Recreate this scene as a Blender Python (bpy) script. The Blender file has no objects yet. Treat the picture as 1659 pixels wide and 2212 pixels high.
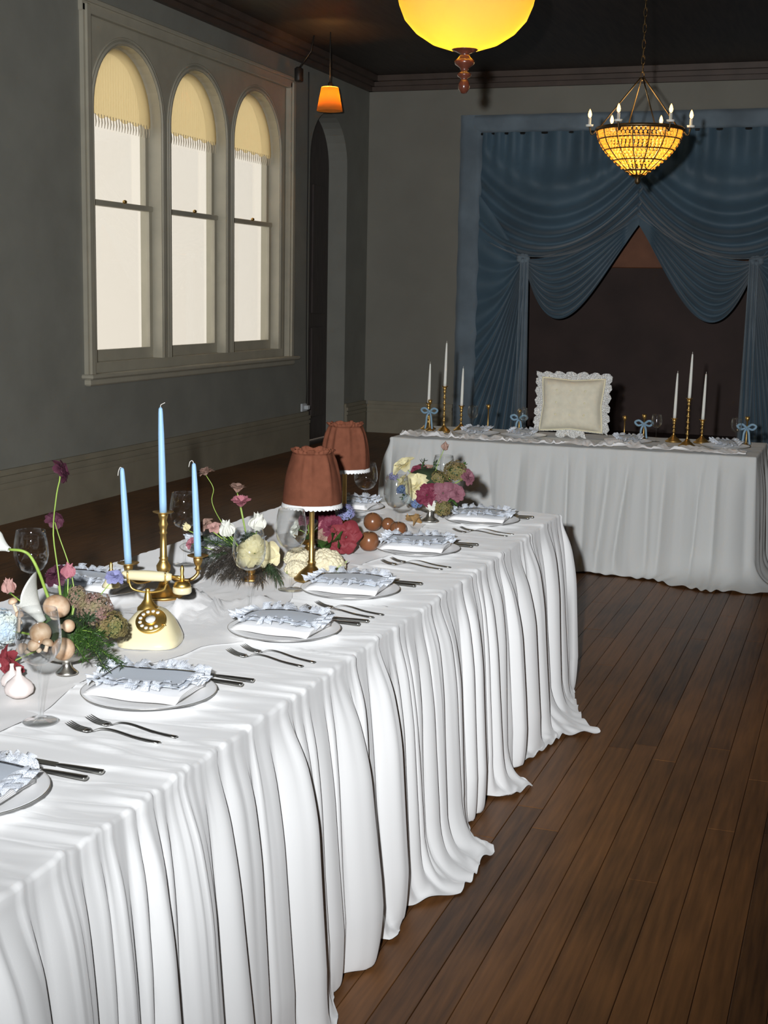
import bpy, math, random
import numpy as np
from mathutils import Vector, Matrix

random.seed(7)
scn = bpy.context.scene
col = scn.collection
R = math.radians

# ------------------------------------------------------------------ camera
CAM_H = 1.63
FPX = 2926.67
IW, IH = 1659.0, 2212.0
YAW, PIT, ROL = 0.336217, 0.159545, 0.0194618
_fw = Vector((-math.sin(YAW) * math.cos(PIT), math.cos(YAW) * math.cos(PIT), -math.sin(PIT)))
_r0 = Vector((math.cos(YAW), math.sin(YAW), 0))
_u0 = _r0.cross(_fw)
_r = _r0 * math.cos(ROL) + _u0 * math.sin(ROL)
_u = -_r0 * math.sin(ROL) + _u0 * math.cos(ROL)
cam_d = bpy.data.cameras.new('camera')
cam = bpy.data.objects.new('camera', cam_d)
col.objects.link(cam)
cam_d.sensor_fit = 'VERTICAL'
cam_d.sensor_height = 36.0
cam_d.lens = 36.0 * FPX / IH
cam_d.clip_start = 0.05
cam.matrix_world = Matrix(((_r.x, _u.x, -_fw.x, 0), (_r.y, _u.y, -_fw.y, 0), (_r.z, _u.z, -_fw.z, CAM_H), (0, 0, 0, 1)))
scn.camera = cam

def ray(px, py):
    return _r * ((px - IW / 2) / FPX) - _u * ((py - IH / 2) / FPX) + _fw
def P(px, py, Y):
    """world point seen at a pixel of the photograph, at the depth Y it really stands at"""
    d = ray(px, py)
    return Vector((0, 0, CAM_H)) + d * (Y / d.y)
def PZ(px, py, z):
    d = ray(px, py)
    return Vector((0, 0, CAM_H)) + d * ((z - CAM_H) / d.z)

# ------------------------------------------------------------------ world, lights, exposure
scn.view_settings.view_transform = 'Standard'
scn.view_settings.look = 'None'
scn.view_settings.gamma = 1.0
scn.view_settings.use_curve_mapping = False
scn.view_settings.exposure = 0.0

world = bpy.data.worlds.new('world')
scn.world = world
world.use_nodes = True
wbg = world.node_tree.nodes['Background']
wbg.inputs[0].default_value = (1.0, 0.90, 0.78, 1)      # pale overcast evening sky
wbg.inputs[1].default_value = 1.2

# the photographer's flash, held just left of the lens and aimed a little high
fl_d = bpy.data.lights.new('camera_flash', 'SPOT')
fl_d.energy = 2150.0
fl_d.color = (0.955, 0.976, 1.0)
fl_d.shadow_soft_size = 0.028
fl_d.spot_size = R(98)
fl_d.spot_blend = 1.0
fl_d.use_nodes = True
_nt = fl_d.node_tree
_em = [n for n in _nt.nodes if n.type == 'EMISSION'][0]
_lf = _nt.nodes.new('ShaderNodeLightFalloff')
_lf.inputs['Strength'].default_value = 1.0
_lf.inputs['Smooth'].default_value = 22.0
_nt.links.new(_lf.outputs['Quadratic'], _em.inputs['Strength'])
flash = bpy.data.objects.new('camera_flash', fl_d)
col.objects.link(flash)
flash.location = (-0.17, 0.03, CAM_H + 0.12)
flash.rotation_euler = ray(480, 520).to_track_quat('-Z', 'Y').to_euler()

# ------------------------------------------------------------------ helpers
def tag(o, label=None, cat=None, group=None, kind=None):
    if label: o['label'] = label
    if cat: o['category'] = cat
    if group: o['group'] = group
    if kind: o['kind'] = kind
    return o
def thing(name, label, cat, loc=(0, 0, 0), group=None, rz=0.0):
    o = bpy.data.objects.new(name, None)
    col.objects.link(o)
    o.empty_display_size = 0.02
    o.location = loc
    o.rotation_euler = (0, 0, rz)
    return tag(o, label, cat, group)
def link_mesh(name, me, parent=None, M=None):
    o = bpy.data.objects.new(name, me)
    col.objects.link(o)
    if parent is not None: o.parent = parent
    if M is not None: o.matrix_local = M
    return o
def copy_tree(o, parent=None):
    c = o.copy(); col.objects.link(c); c.parent = parent
    for ch in [x for x in KIDS.get(o.name, [])]:
        copy_tree(ch, c)
    return c
KIDS = {}

class MB:
    def __init__(s):
        s.v = []; s.f = []
    def add(s, vs, fs, M=None):
        n = len(s.v)
        if M is not None: vs = [M @ Vector(p) for p in vs]
        s.v.extend([tuple(p) for p in vs]); s.f.extend([tuple(i + n for i in f) for f in fs])
        return s
    def box(s, c, d, M=None, ch=0.0):
        x, y, z = c; a, b, e = d[0] / 2, d[1] / 2, d[2] / 2
        if ch <= 0:
            vs = [(x + i * a, y + j * b, z + k * e) for i in (-1, 1) for j in (-1, 1) for k in (-1, 1)]
            fs = [(0, 1, 3, 2), (4, 6, 7, 5), (0, 4, 5, 1), (2, 3, 7, 6), (0, 2, 6, 4), (1, 5, 7, 3)]
            return s.add(vs, fs, M)
        rings = [(a - ch, b - ch, -e), (a, b, -e + ch), (a, b, e - ch), (a - ch, b - ch, e)]
        vs = []; fs = []
        for (p, q, h) in rings:
            vs += [(x - p, y - q, z + h), (x + p, y - q, z + h), (x + p, y + q, z + h), (x - p, y + q, z + h)]
        for r in range(3):
            for i in range(4):
                fs.append((r * 4 + i, r * 4 + (i + 1) % 4, r * 4 + 4 + (i + 1) % 4, r * 4 + 4 + i))
        fs += [(3, 2, 1, 0), (12, 13, 14, 15)]
        return s.add(vs, fs, M)
    def lathe(s, prof, n=24, M=None, ripple=None):
        vs = []; fs = []; idx = []
        for (r, z) in prof:
            if r < 1e-6:
                idx.append([len(vs)]); vs.append((0, 0, z))
            else:
                row = []
                for i in range(n):
                    a = 2 * math.pi * i / n
                    rr = r if ripple is None else ripple(a, r, z)
                    row.append(len(vs)); vs.append((rr * math.cos(a), rr * math.sin(a), z))
                idx.append(row)
        for a, b in zip(idx, idx[1:]):
            if len(a) == 1 and len(b) == 1: continue
            for i in range(n):
                j = (i + 1) % n
                if len(a) == 1: fs.append((a[0], b[j], b[i]))
                elif len(b) == 1: fs.append((a[i], a[j], b[0]))
                else: fs.append((a[i], a[j], b[j], b[i]))
        return s.add(vs, fs, M)
    def tube(s, pts, rad, n=8, M=None, flat=1.0, up=None):
        pts = [Vector(p) for p in pts]
        if not hasattr(rad, '__len__'): rad = [rad] * len(pts)
        vs = []; fs = []
        nrm = None
        for k, p in enumerate(pts):
            t = (pts[min(k + 1, len(pts) - 1)] - pts[max(k - 1, 0)])
            t = t.normalized() if t.length > 1e-9 else Vector((0, 0, 1))
            if nrm is None:
                ref = Vector(up) if up else (Vector((0, 0, 1)) if abs(t.z) < 0.9 else Vector((1, 0, 0)))
                nrm = (ref - t * ref.dot(t)).normalized()
            else:
                nrm = (nrm - t * nrm.dot(t)).normalized()
            b = t.cross(nrm)
            for i in range(n):
                a = 2 * math.pi * i / n
                vs.append(p + b * (math.cos(a) * rad[k]) + nrm * (math.sin(a) * rad[k] * flat))
        m = len(pts)
        for k in range(m - 1):
            for i in range(n):
                j = (i + 1) % n
                fs.append((k * n + i, k * n + j, (k + 1) * n + j, (k + 1) * n + i))
        fs.append(tuple(range(n - 1, -1, -1))); fs.append(tuple((m - 1) * n + i for i in range(n)))
        return s.add(vs, fs, M)
    def grid(s, fn, nu, nv, M=None, cu=False):
        vs = []; fs = []
        for j in range(nv + 1):
            for i in range(nu if cu else nu + 1):
                vs.append(fn(i / nu, j / nv))
        w = nu if cu else nu + 1
        for j in range(nv):
            for i in range(nu):
                k = (i + 1) % w
                fs.append((j * w + i, j * w + k, (j + 1) * w + k, (j + 1) * w + i))
        return s.add(vs, fs, M)
    def ball(s, c, r, n=12, m=8, sc=(1, 1, 1), M=None):
        T = Matrix.Translation(c) @ Matrix.Diagonal((sc[0], sc[1], sc[2], 1))
        if M is not None: T = M @ T
        return s.lathe([(r * math.sin(math.pi * k / m), -r * math.cos(math.pi * k / m)) for k in range(m + 1)], n, T)
    def mesh(s, name, mt=None, smooth=True):
        me = bpy.data.meshes.new(name)
        me.from_pydata(s.v, [], s.f)
        me.update()
        if smooth: me.polygons.foreach_set('use_smooth', [True] * len(me.polygons))
        if mt is not None: me.materials.append(mt)
        return me
    def build(s, name, mt, parent=None, smooth=True, M=None, solid=0.0):
        o = link_mesh(name, s.mesh(name, mt, smooth), parent, M)
        if parent is not None: KIDS.setdefault(parent.name, []).append(o)
        if solid:
            md = o.modifiers.new('thickness', 'SOLIDIFY'); md.thickness = solid; md.offset = 0
        return o
def np_mesh(name, V, F, mt, parent=None, smooth=True):
    me = bpy.data.meshes.new(name)
    me.from_pydata(V.tolist(), [], F.tolist() if hasattr(F, 'tolist') else F)
    me.update()
    if smooth: me.polygons.foreach_set('use_smooth', [True] * len(me.polygons))
    me.materials.append(mt)
    o = link_mesh(name, me, parent)
    return o
def child(name, me, parent, M=None):
    o = link_mesh(name, me, parent, M)
    KIDS.setdefault(parent.name, []).append(o)
    return o

def vnoise(x, y, seed=0):
    x = np.asarray(x, float); y = np.asarray(y, float)
    xi = np.floor(x).astype(np.int64); yi = np.floor(y).astype(np.int64)
    xf = x - xi; yf = y - yi
    def h(a, b):
        n = (a * 374761393 + b * 668265263 + seed * 982451653) & 0x7fffffff
        n = ((n ^ (n >> 13)) * 1274126177) & 0x7fffffff
        return ((n ^ (n >> 16)) & 0xffff) / 65535.0
    u = xf * xf * (3 - 2 * xf); v = yf * yf * (3 - 2 * yf)
    return (h(xi, yi) * (1 - u) + h(xi + 1, yi) * u) * (1 - v) + (h(xi, yi + 1) * (1 - u) + h(xi + 1, yi + 1) * u) * v
def sstep(a, b, x):
    t = np.clip((np.asarray(x, float) - a) / (b - a), 0, 1)
    return t * t * (3 - 2 * t)
def orient(pos, direction, scale=1.0, spin=0.0):
    q = Vector(direction).normalized().to_track_quat('Z', 'Y').to_matrix().to_4x4()
    return Matrix.Translation(pos) @ q @ Matrix.Rotation(spin, 4, 'Z') @ Matrix.Scale(scale, 4)
def bez(pts, n):
    """smooth path through points (Catmull-Rom)"""
    p = [Vector(q) for q in pts]
    p = [p[0] * 2 - p[1]] + p + [p[-1] * 2 - p[-2]]
    out = []
    seg = len(p) - 3
    for k in range(n + 1):
        t = k / n * seg
        i = min(int(t), seg - 1); t -= i
        a, b, c, d = p[i:i + 4]
        out.append(0.5 * ((2 * b) + (c - a) * t + (2 * a - 5 * b + 4 * c - d) * t * t + (3 * b - a - 3 * c + d) * t ** 3))
    return out

# ------------------------------------------------------------------ materials
MATS = {}
def mat(name, c, rough=0.6, metal=0.0, var=0.0, scale=20.0, bump=0.0, bscale=60.0, sheen=0.0, spec=0.5, sss=0.0,
        c2=None, stretch=(1, 1, 1), trans=0.0, coat=0.0):
    m = bpy.data.materials.new(name); m.use_nodes = True
    nt = m.node_tree; N = nt.nodes; L = nt.links
    b = N['Principled BSDF']
    b.inputs['Base Color'].default_value = (*c, 1)
    b.inputs['Roughness'].default_value = rough
    b.inputs['Metallic'].default_value = metal
    b.inputs['Specular IOR Level'].default_value = spec
    if sheen: b.inputs['Sheen Weight'].default_value = sheen
    if coat: b.inputs['Coat Weight'].default_value = coat
    if sss:
        b.inputs['Subsurface Weight'].default_value = sss
        b.inputs['Subsurface Scale'].default_value = 0.01
    tc = N.new('ShaderNodeTexCoord'); mp = N.new('ShaderNodeMapping')
    mp.inputs['Scale'].default_value = stretch
    L.new(tc.outputs['Object'], mp.inputs['Vector'])
    if var > 0 or c2:
        nz = N.new('ShaderNodeTexNoise'); nz.inputs['Scale'].default_value = scale; nz.inputs['Detail'].default_value = 4
        L.new(mp.outputs['Vector'], nz.inputs['Vector'])
        rp = N.new('ShaderNodeValToRGB')
        rp.color_ramp.elements[0].position = 0.32; rp.color_ramp.elements[1].position = 0.68
        cc = c2 or tuple(max(0, x * (1 - var)) for x in c)
        rp.color_ramp.elements[0].color = (*cc, 1)
        rp.color_ramp.elements[1].color = (*[min(1, x * (1 + var * 0.4)) for x in c], 1)
        L.new(nz.outputs['Fac'], rp.inputs['Fac']); L.new(rp.outputs['Color'], b.inputs['Base Color'])
    if bump > 0:
        n2 = N.new('ShaderNodeTexNoise'); n2.inputs['Scale'].default_value = bscale; n2.inputs['Detail'].default_value = 3
        L.new(mp.outputs['Vector'], n2.inputs['Vector'])
        bp = N.new('ShaderNodeBump'); bp.inputs['Strength'].default_value = bump; bp.inputs['Distance'].default_value = 0.01
        L.new(n2.outputs['Fac'], bp.inputs['Height']); L.new(bp.outputs['Normal'], b.inputs['Normal'])
    if trans > 0:
        tr = N.new('ShaderNodeBsdfTranslucent'); tr.inputs['Color'].default_value = (*c, 1)
        mx = N.new('ShaderNodeMixShader'); mx.inputs[0].default_value = trans
        L.new(b.outputs[0], mx.inputs[1]); L.new(tr.outputs[0], mx.inputs[2])
        L.new(mx.outputs[0], N['Material Output'].inputs['Surface'])
    MATS[name] = m
    return m
def glass_mat(name, tint=(0.97, 0.985, 0.98), base=0.05, edge=0.75):
    m = bpy.data.materials.new(name); m.use_nodes = True
    nt = m.node_tree; N = nt.nodes; L = nt.links
    N.remove(N['Principled BSDF'])
    t = N.new('ShaderNodeBsdfTransparent'); t.inputs[0].default_value = (*tint, 1)
    g = N.new('ShaderNodeBsdfGlossy'); g.inputs['Roughness'].default_value = 0.03; g.inputs[0].default_value = (0.95, 0.97, 1, 1)
    lw = N.new('ShaderNodeLayerWeight'); lw.inputs[0].default_value = 0.5
    pw = N.new('ShaderNodeMath'); pw.operation = 'POWER'; pw.inputs[1].default_value = 2.0
    mr = N.new('ShaderNodeMapRange'); mr.inputs['To Min'].default_value = base; mr.inputs['To Max'].default_value = edge
    mx = N.new('ShaderNodeMixShader')
    L.new(lw.outputs['Facing'], pw.inputs[0]); L.new(pw.outputs[0], mr.inputs['Value'])
    L.new(mr.outputs[0], mx.inputs[0]); L.new(t.outputs[0], mx.inputs[1]); L.new(g.outputs[0], mx.inputs[2])
    L.new(mx.outputs[0], N['Material Output'].inputs['Surface'])
    return m
def lace_mat(name, c, scale=160.0, thr=0.06):
    """openwork lace: voronoi cells with real holes"""
    m = mat(name, c, 0.8, sheen=0.2)
    nt = m.node_tree; N = nt.nodes; L = nt.links
    tc = N.new('ShaderNodeTexCoord')
    vo = N.new('ShaderNodeTexVoronoi'); vo.feature = 'DISTANCE_TO_EDGE'; vo.inputs['Scale'].default_value = scale
    L.new(tc.outputs['Object'], vo.inputs['Vector'])
    rp = N.new('ShaderNodeMath'); rp.operation = 'LESS_THAN'; rp.inputs[1].default_value = thr
    L.new(vo.outputs['Distance'], rp.inputs[0])
    inv = N.new('ShaderNodeMath'); inv.operation = 'MULTIPLY_ADD'; inv.inputs[1].default_value = 0.45; inv.inputs[2].default_value = 0.55
    L.new(rp.outputs[0], inv.inputs[0])
    L.new(inv.outputs[0], N['Principled BSDF'].inputs['Alpha'])
    return m
def emit_mat(name, c, strength):
    m = bpy.data.materials.new(name); m.use_nodes = True
    b = m.node_tree.nodes['Principled BSDF']
    b.inputs['Base Color'].default_value = (*c, 1)
    b.inputs['Emission Color'].default_value = (*c, 1)
    b.inputs['Emission Strength'].default_value = strength
    return m

M_wall = mat('wall_paint', (0.275, 0.275, 0.24), 0.75, var=0.10, scale=3, bump=0.05, bscale=40)
M_trim = mat('trim_paint', (0.46, 0.43, 0.34), 0.45, var=0.08, scale=6)
M_base = mat('skirting_paint', (0.30, 0.27, 0.20), 0.5, var=0.10, scale=5)
M_backwall = mat('back_wall_paint', (0.27, 0.26, 0.22), 0.75, var=0.08, scale=2)
M_ceil = mat('dark_ceiling_boards', (0.045, 0.032, 0.026), 0.55, var=0.4, scale=4, stretch=(8, 0.6, 1))
M_cornice = mat('cornice_paint', (0.10, 0.07, 0.055), 0.5, var=0.2, scale=5)
M_door = mat('dark_door_wood', (0.07, 0.055, 0.05), 0.5, var=0.3, scale=6, stretch=(1, 6, 0.7))
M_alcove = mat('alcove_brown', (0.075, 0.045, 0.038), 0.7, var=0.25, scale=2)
M_alcove_glow = mat('alcove_lintel_glow', (0.34, 0.13, 0.06), 0.6, var=0.3, scale=3)  # orange glow on the upper alcove wall, put into the base colour
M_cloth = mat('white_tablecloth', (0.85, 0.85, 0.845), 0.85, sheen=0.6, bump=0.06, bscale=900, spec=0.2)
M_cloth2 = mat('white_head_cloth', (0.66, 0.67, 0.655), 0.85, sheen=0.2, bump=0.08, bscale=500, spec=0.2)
M_gauze = mat('white_gauze', (0.86, 0.85, 0.84), 0.9, sheen=0.35, bump=0.15, bscale=500, spec=0.1)
M_porc = mat('white_porcelain', (0.93, 0.93, 0.93), 0.3, spec=0.5, sheen=0.3)
M_silver = mat('tarnished_silver', (0.62, 0.60, 0.55), 0.32, 1.0, var=0.15, scale=30)
M_steel = mat('cutlery_steel', (0.52, 0.52, 0.49), 0.34, 1.0)
M_brass = mat('old_brass', (0.70, 0.46, 0.16), 0.42, 1.0, var=0.2, scale=25, bump=0.03, bscale=80)
M_gold = mat('polished_gold', (0.88, 0.60, 0.18), 0.40, 1.0)
M_candle = mat('pale_blue_wax', (0.36, 0.60, 0.86), 0.5, var=0.05, scale=12, sss=0.15)
M_candlew = mat('ivory_wax', (0.80, 0.80, 0.74), 0.5, sss=0.1)
M_wick = mat('cotton_wick', (0.75, 0.72, 0.66), 0.9)
M_cream = mat('cream_bakelite', (0.87, 0.78, 0.50), 0.22, var=0.04, scale=8, coat=0.3)
M_white = mat('white_enamel', (0.85, 0.84, 0.80), 0.3)
M_glass = glass_mat('clear_glass', (0.988, 0.992, 0.99), 0.03, 0.65)
M_napw = mat('white_linen', (0.87, 0.86, 0.85), 0.9, sheen=0.2, bump=0.1, bscale=700, spec=0.1)
M_napb = mat('pale_blue_linen', (0.56, 0.62, 0.70), 0.9, sheen=0.2, bump=0.1, bscale=700, spec=0.1)
M_laceb = lace_mat('pale_blue_white_lace', (0.80, 0.85, 0.93), 260, 0.10)
M_lacew = lace_mat('white_lace', (0.88, 0.88, 0.86), 220, 0.09)
M_shade = mat('rust_shade_linen', (0.21, 0.075, 0.043), 0.9, var=0.15, scale=40, bump=0.1, bscale=400, spec=0.1, trans=0.15)
M_blue = mat('slate_blue_drape', (0.08, 0.145, 0.20), 0.55, sheen=0.4, var=0.25, scale=2.0, spec=0.45)
M_bluesheer = mat('pale_blue_sheer', (0.22, 0.28, 0.33), 0.75, sheen=0.3, var=0.25, scale=2.5, spec=0.3)
M_ribbon = mat('blue_ribbon', (0.20, 0.34, 0.46), 0.5, sheen=0.3)
M_leaf = mat('leaf_green', (0.045, 0.105, 0.02), 0.5, var=0.35, scale=30)
M_leafd = mat('dark_leaf', (0.035, 0.065, 0.025), 0.5, var=0.4, scale=30)
M_stem = mat('fresh_stem', (0.30, 0.45, 0.08), 0.45, var=0.2, scale=30)
M_plume = mat('dark_plume', (0.055, 0.045, 0.035), 0.7, var=0.4, scale=20)
M_mush = mat('mushroom_skin', (0.72, 0.54, 0.38), 0.55, c2=(0.48, 0.27, 0.14), scale=45, bump=0.05, bscale=40)
M_mushs = mat('mushroom_stem', (0.80, 0.62, 0.45), 0.7, var=0.2, scale=40)
M_caul = mat('cauliflower_curd', (0.86, 0.78, 0.55), 0.8, var=0.08, scale=60, bump=0.5, bscale=160)
M_fruit = mat('brown_red_fruit', (0.24, 0.085, 0.035), 0.25, c2=(0.20, 0.09, 0.04), scale=10, coat=0.3)
M_garlic = mat('pinkish_garlic', (0.86, 0.76, 0.72), 0.5, var=0.1, scale=14, stretch=(4, 4, 0.6))
M_black = mat('black_metal', (0.02, 0.018, 0.016), 0.5)
M_iron = mat('dark_bronze', (0.10, 0.065, 0.03), 0.45, 0.8)
M_cord = mat('dark_cord', (0.03, 0.027, 0.024), 0.7)
M_socket = mat('white_plastic', (0.62, 0.66, 0.68), 0.4)
M_wood = mat('plain_table_wood', (0.30, 0.20, 0.12), 0.6, var=0.2, scale=8)
M_cush = mat('ivory_damask', (0.78, 0.73, 0.58), 0.75, var=0.06, scale=35, bump=0.15, bscale=50, sheen=0.2)
M_piping = mat('ivory_piping', (0.80, 0.74, 0.52), 0.7)
M_bronzeleaf = mat('dried_bronze_leaf', (0.50, 0.30, 0.12), 0.6, var=0.3, scale=20)
PET = {}
def petal_mat(k, c, c2=None, var=0.15):
    PET[k] = mat('petal_' + k, c, 0.6, var=var, c2=c2, scale=30, trans=0.2, spec=0.3)
petal_mat('white', (0.86, 0.86, 0.78), var=0.06)
petal_mat('cream', (0.86, 0.82, 0.60), c2=(0.84, 0.72, 0.34))
petal_mat('yellow', (0.86, 0.76, 0.38), c2=(0.86, 0.82, 0.58))
petal_mat('pink', (0.46, 0.12, 0.18), c2=(0.58, 0.28, 0.3))
petal_mat('palepink', (0.55, 0.28, 0.26), c2=(0.62, 0.42, 0.36))
petal_mat('burgundy', (0.17, 0.02, 0.045), c2=(0.27, 0.06, 0.1))
petal_mat('red', (0.24, 0.028, 0.04), c2=(0.32, 0.06, 0.07))
petal_mat('mauve', (0.26, 0.09, 0.13), c2=(0.36, 0.17, 0.2))
petal_mat('dusty', (0.36, 0.2, 0.16), c2=(0.46, 0.33, 0.26))
petal_mat('plum', (0.06, 0.016, 0.03), c2=(0.14, 0.045, 0.075))
petal_mat('blue', (0.15, 0.24, 0.48), c2=(0.26, 0.31, 0.56))
petal_mat('skyblue', (0.55, 0.68, 0.82), c2=(0.72, 0.76, 0.66))
petal_mat('lilac', (0.34, 0.32, 0.55), c2=(0.28, 0.32, 0.58))
petal_mat('antique', (0.28, 0.24, 0.13), c2=(0.3, 0.16, 0.16), var=0.2)
petal_mat('olive', (0.22, 0.21, 0.075), c2=(0.28, 0.19, 0.09))
petal_mat('calla', (0.86, 0.86, 0.82), c2=(0.80, 0.82, 0.76))

def floor_material():
    m = bpy.data.materials.new('old_floor_boards'); m.use_nodes = True
    nt = m.node_tree; N = nt.nodes; L = nt.links; b = N['Principled BSDF']
    geo = N.new('ShaderNodeNewGeometry'); mp = N.new('ShaderNodeMapping'); mp.inputs['Scale'].default_value = (28, 1.6, 1)
    L.new(geo.outputs['Position'], mp.inputs['Vector'])
    nz = N.new('ShaderNodeTexNoise'); nz.inputs['Scale'].default_value = 2.2; nz.inputs['Detail'].default_value = 6
    L.new(mp.outputs[0], nz.inputs['Vector'])
    oi = N.new('ShaderNodeObjectInfo')
    n2 = N.new('ShaderNodeTexNoise'); n2.inputs['Scale'].default_value = 1.3; n2.inputs['Detail'].default_value = 5
    L.new(geo.outputs['Position'], n2.inputs['Vector'])
    r1 = N.new('ShaderNodeValToRGB')
    r1.color_ramp.elements[0].position = 0.25; r1.color_ramp.elements[1].position = 0.8
    r1.color_ramp.elements[0].color = (0.06, 0.027, 0.012, 1); r1.color_ramp.elements[1].color = (0.29, 0.125, 0.042, 1)
    ad = N.new('ShaderNodeMath'); ad.operation = 'MULTIPLY_ADD'; ad.inputs[1].default_value = 0.2
    L.new(oi.outputs['Random'], ad.inputs[0]); 
    a2 = N.new('ShaderNodeMath'); a2.operation = 'MULTIPLY_ADD'; a2.inputs[1].default_value = 0.55; 
    L.new(nz.outputs['Fac'], a2.inputs[0])
    a3 = N.new('ShaderNodeMath'); a3.operation = 'MULTIPLY_ADD'; a3.inputs[1].default_value = 0.5; a3.inputs[2].default_value = -0.18
    L.new(n2.outputs['Fac'], a3.inputs[0]); L.new(a3.outputs[0], a2.inputs[2]); L.new(a2.outputs[0], ad.inputs[2])
    L.new(ad.outputs[0], r1.inputs['Fac']); L.new(r1.outputs['Color'], b.inputs['Base Color'])
    b.inputs['Roughness'].default_value = 0.42
    b.inputs['Specular IOR Level'].default_value = 0.2
    bp = N.new('ShaderNodeBump'); bp.inputs['Strength'].default_value = 0.12; bp.inputs['Distance'].default_value = 0.004
    L.new(nz.outputs['Fac'], bp.inputs['Height']); L.new(bp.outputs[0], b.inputs['Normal'])
    return m
M_floor = floor_material()
M_gap = mat('floor_gap_dark', (0.03, 0.018, 0.011), 0.9)
# ================================================================== THE ROOM
XW, XR = -5.58, 1.7          # left wall, right wall
YN, YB = -2.6, 15.18         # wall behind the camera, back wall
ZC = 4.08

def struct(name, mb, mt, parent=None, smooth=False, label=None):
    o = mb.build(name, mt, parent, smooth)
    if parent is None: o['kind'] = 'structure'
    if label: o['label'] = label
    return o

# ---- floor: sub-floor, boards one by one where they show, the rest joined
fl = struct('floor', MB().box(((XW + XR) / 2, (YN + YB) / 2, -0.06), (XR - XW + 0.6, YB - YN + 0.6, 0.08)), M_gap)
PWID = 0.0855
board_mesh = {}
def board_me(L):
    key = round(L, 1)
    if key not in board_mesh:
        board_mesh[key] = MB().box((0, 0, -0.01), (PWID - 0.0014, key - 0.002, 0.02), ch=0.0012).mesh('floor_board', M_floor, False)
    return board_mesh[key], key
rest = MB()
rng = random.Random(3)
nrow = int((XR - XW) / PWID) + 1
nboard = 0
for i in range(nrow):
    x = -0.957 - PWID / 2 + (i - int((-0.957 - XW) / PWID)) * PWID
    if x < XW or x > XR: continue
    near = -1.75 < x < 0.55
    y = YN + (rng.random() * 1.6 if not near else 3.9 + rng.random() * 1.3)
    if near:
        rest.box((x, (YN + y) / 2, -0.01), (PWID - 0.0014, y - YN - 0.003, 0.02))
    while y < YB - 0.05:
        L = 0.1 * rng.randint(14, 34)
        if y + L > YB: L = max(0.1, math.floor((YB - y) * 10) / 10)
        if near and y < 9.6:
            me, key = board_me(L)
            o = child('floor_board', me, fl, Matrix.Translation((x, y + key / 2, rng.uniform(-0.0008, 0.0))))
            nboard += 1
        else:
            rest.box((x, y + L / 2, -0.01), (PWID - 0.0014, L - 0.003, 0.02))
        y += L
o = rest.build('far_floor_boards', M_floor, fl, False); o['kind'] = 'stuff'

# ---- walls
WY0, WY1, WZ0, WZ1 = 9.07, 12.86, 0.98, 3.66     # triple window hole
AY0, AY1, AZS = 13.42, 14.50, 3.0                # arched doorway
wl = MB()
def wq(y0, y1, z0, z1, x=XW):
    wl.add([(x, y0, z0), (x, y1, z0), (x, y1, z1), (x, y0, z1)], [(0, 1, 2, 3)])
wq(YN, WY0, 0, ZC); wq(WY0, WY1, 0, WZ0); wq(WY0, WY1, WZ1, ZC); wq(WY1, AY0, 0, ZC); wq(AY1, YB, 0, ZC)
ac, ar = (AY0 + AY1) / 2, (AY1 - AY0) / 2
na = 18
arc = [(ac - ar * math.cos(math.pi * k / na), AZS + ar * math.sin(math.pi * k / na)) for k in range(na + 1)]
for (ya, za), (yb, zb) in zip(arc, arc[1:]):
    wl.add([(XW, ya, za), (XW, yb, zb), (XW, yb, ZC), (XW, ya, ZC)], [(0, 1, 2, 3)])
pathd = [(AY0, 0)] + arc + [(AY1, 0)]
for (ya, za), (yb, zb) in zip(pathd, pathd[1:]):
    wl.add([(XW, ya, za), (XW, yb, zb), (XW - 0.24, yb, zb), (XW - 0.24, ya, za)], [(0, 1, 2, 3)])
for (ya, za, yb, zb) in ((WY0, WZ0, WY0, WZ1), (WY1, WZ0, WY1, WZ1), (WY0, WZ0, WY1, WZ0), (WY0, WZ1, WY1, WZ1)):
    wl.add([(XW, ya, za), (XW, yb, zb), (XW - 0.3, yb, zb), (XW - 0.3, ya, za)], [(0, 1, 2, 3)])
struct('wall_left', wl, M_wall)
struct('wall_right', MB().box((XR + 0.05, (YN + YB) / 2, ZC / 2), (0.1, YB - YN, ZC)), M_wall)
struct('wall_front', MB().box(((XW + XR) / 2, YN - 0.05, ZC / 2), (XR - XW, 0.1, ZC)), M_wall)
BX0, BX1, BZ = -4.20, -0.60, 3.43                # stage opening in the back wall
wb = MB()
for (x0, x1, z0, z1) in ((XW, BX0, 0, ZC), (BX1, XR, 0, ZC), (BX0, BX1, BZ, ZC)):
    wb.box(((x0 + x1) / 2, YB + 0.1, (z0 + z1) / 2), (x1 - x0, 0.2, z1 - z0))
struct('wall_back', wb, M_backwall)
struct('ceiling', MB().box(((XW + XR) / 2, (YN + YB) / 2, ZC + 0.05), (XR - XW + 0.6, YB - YN + 0.6, 0.1)), M_ceil)

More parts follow.
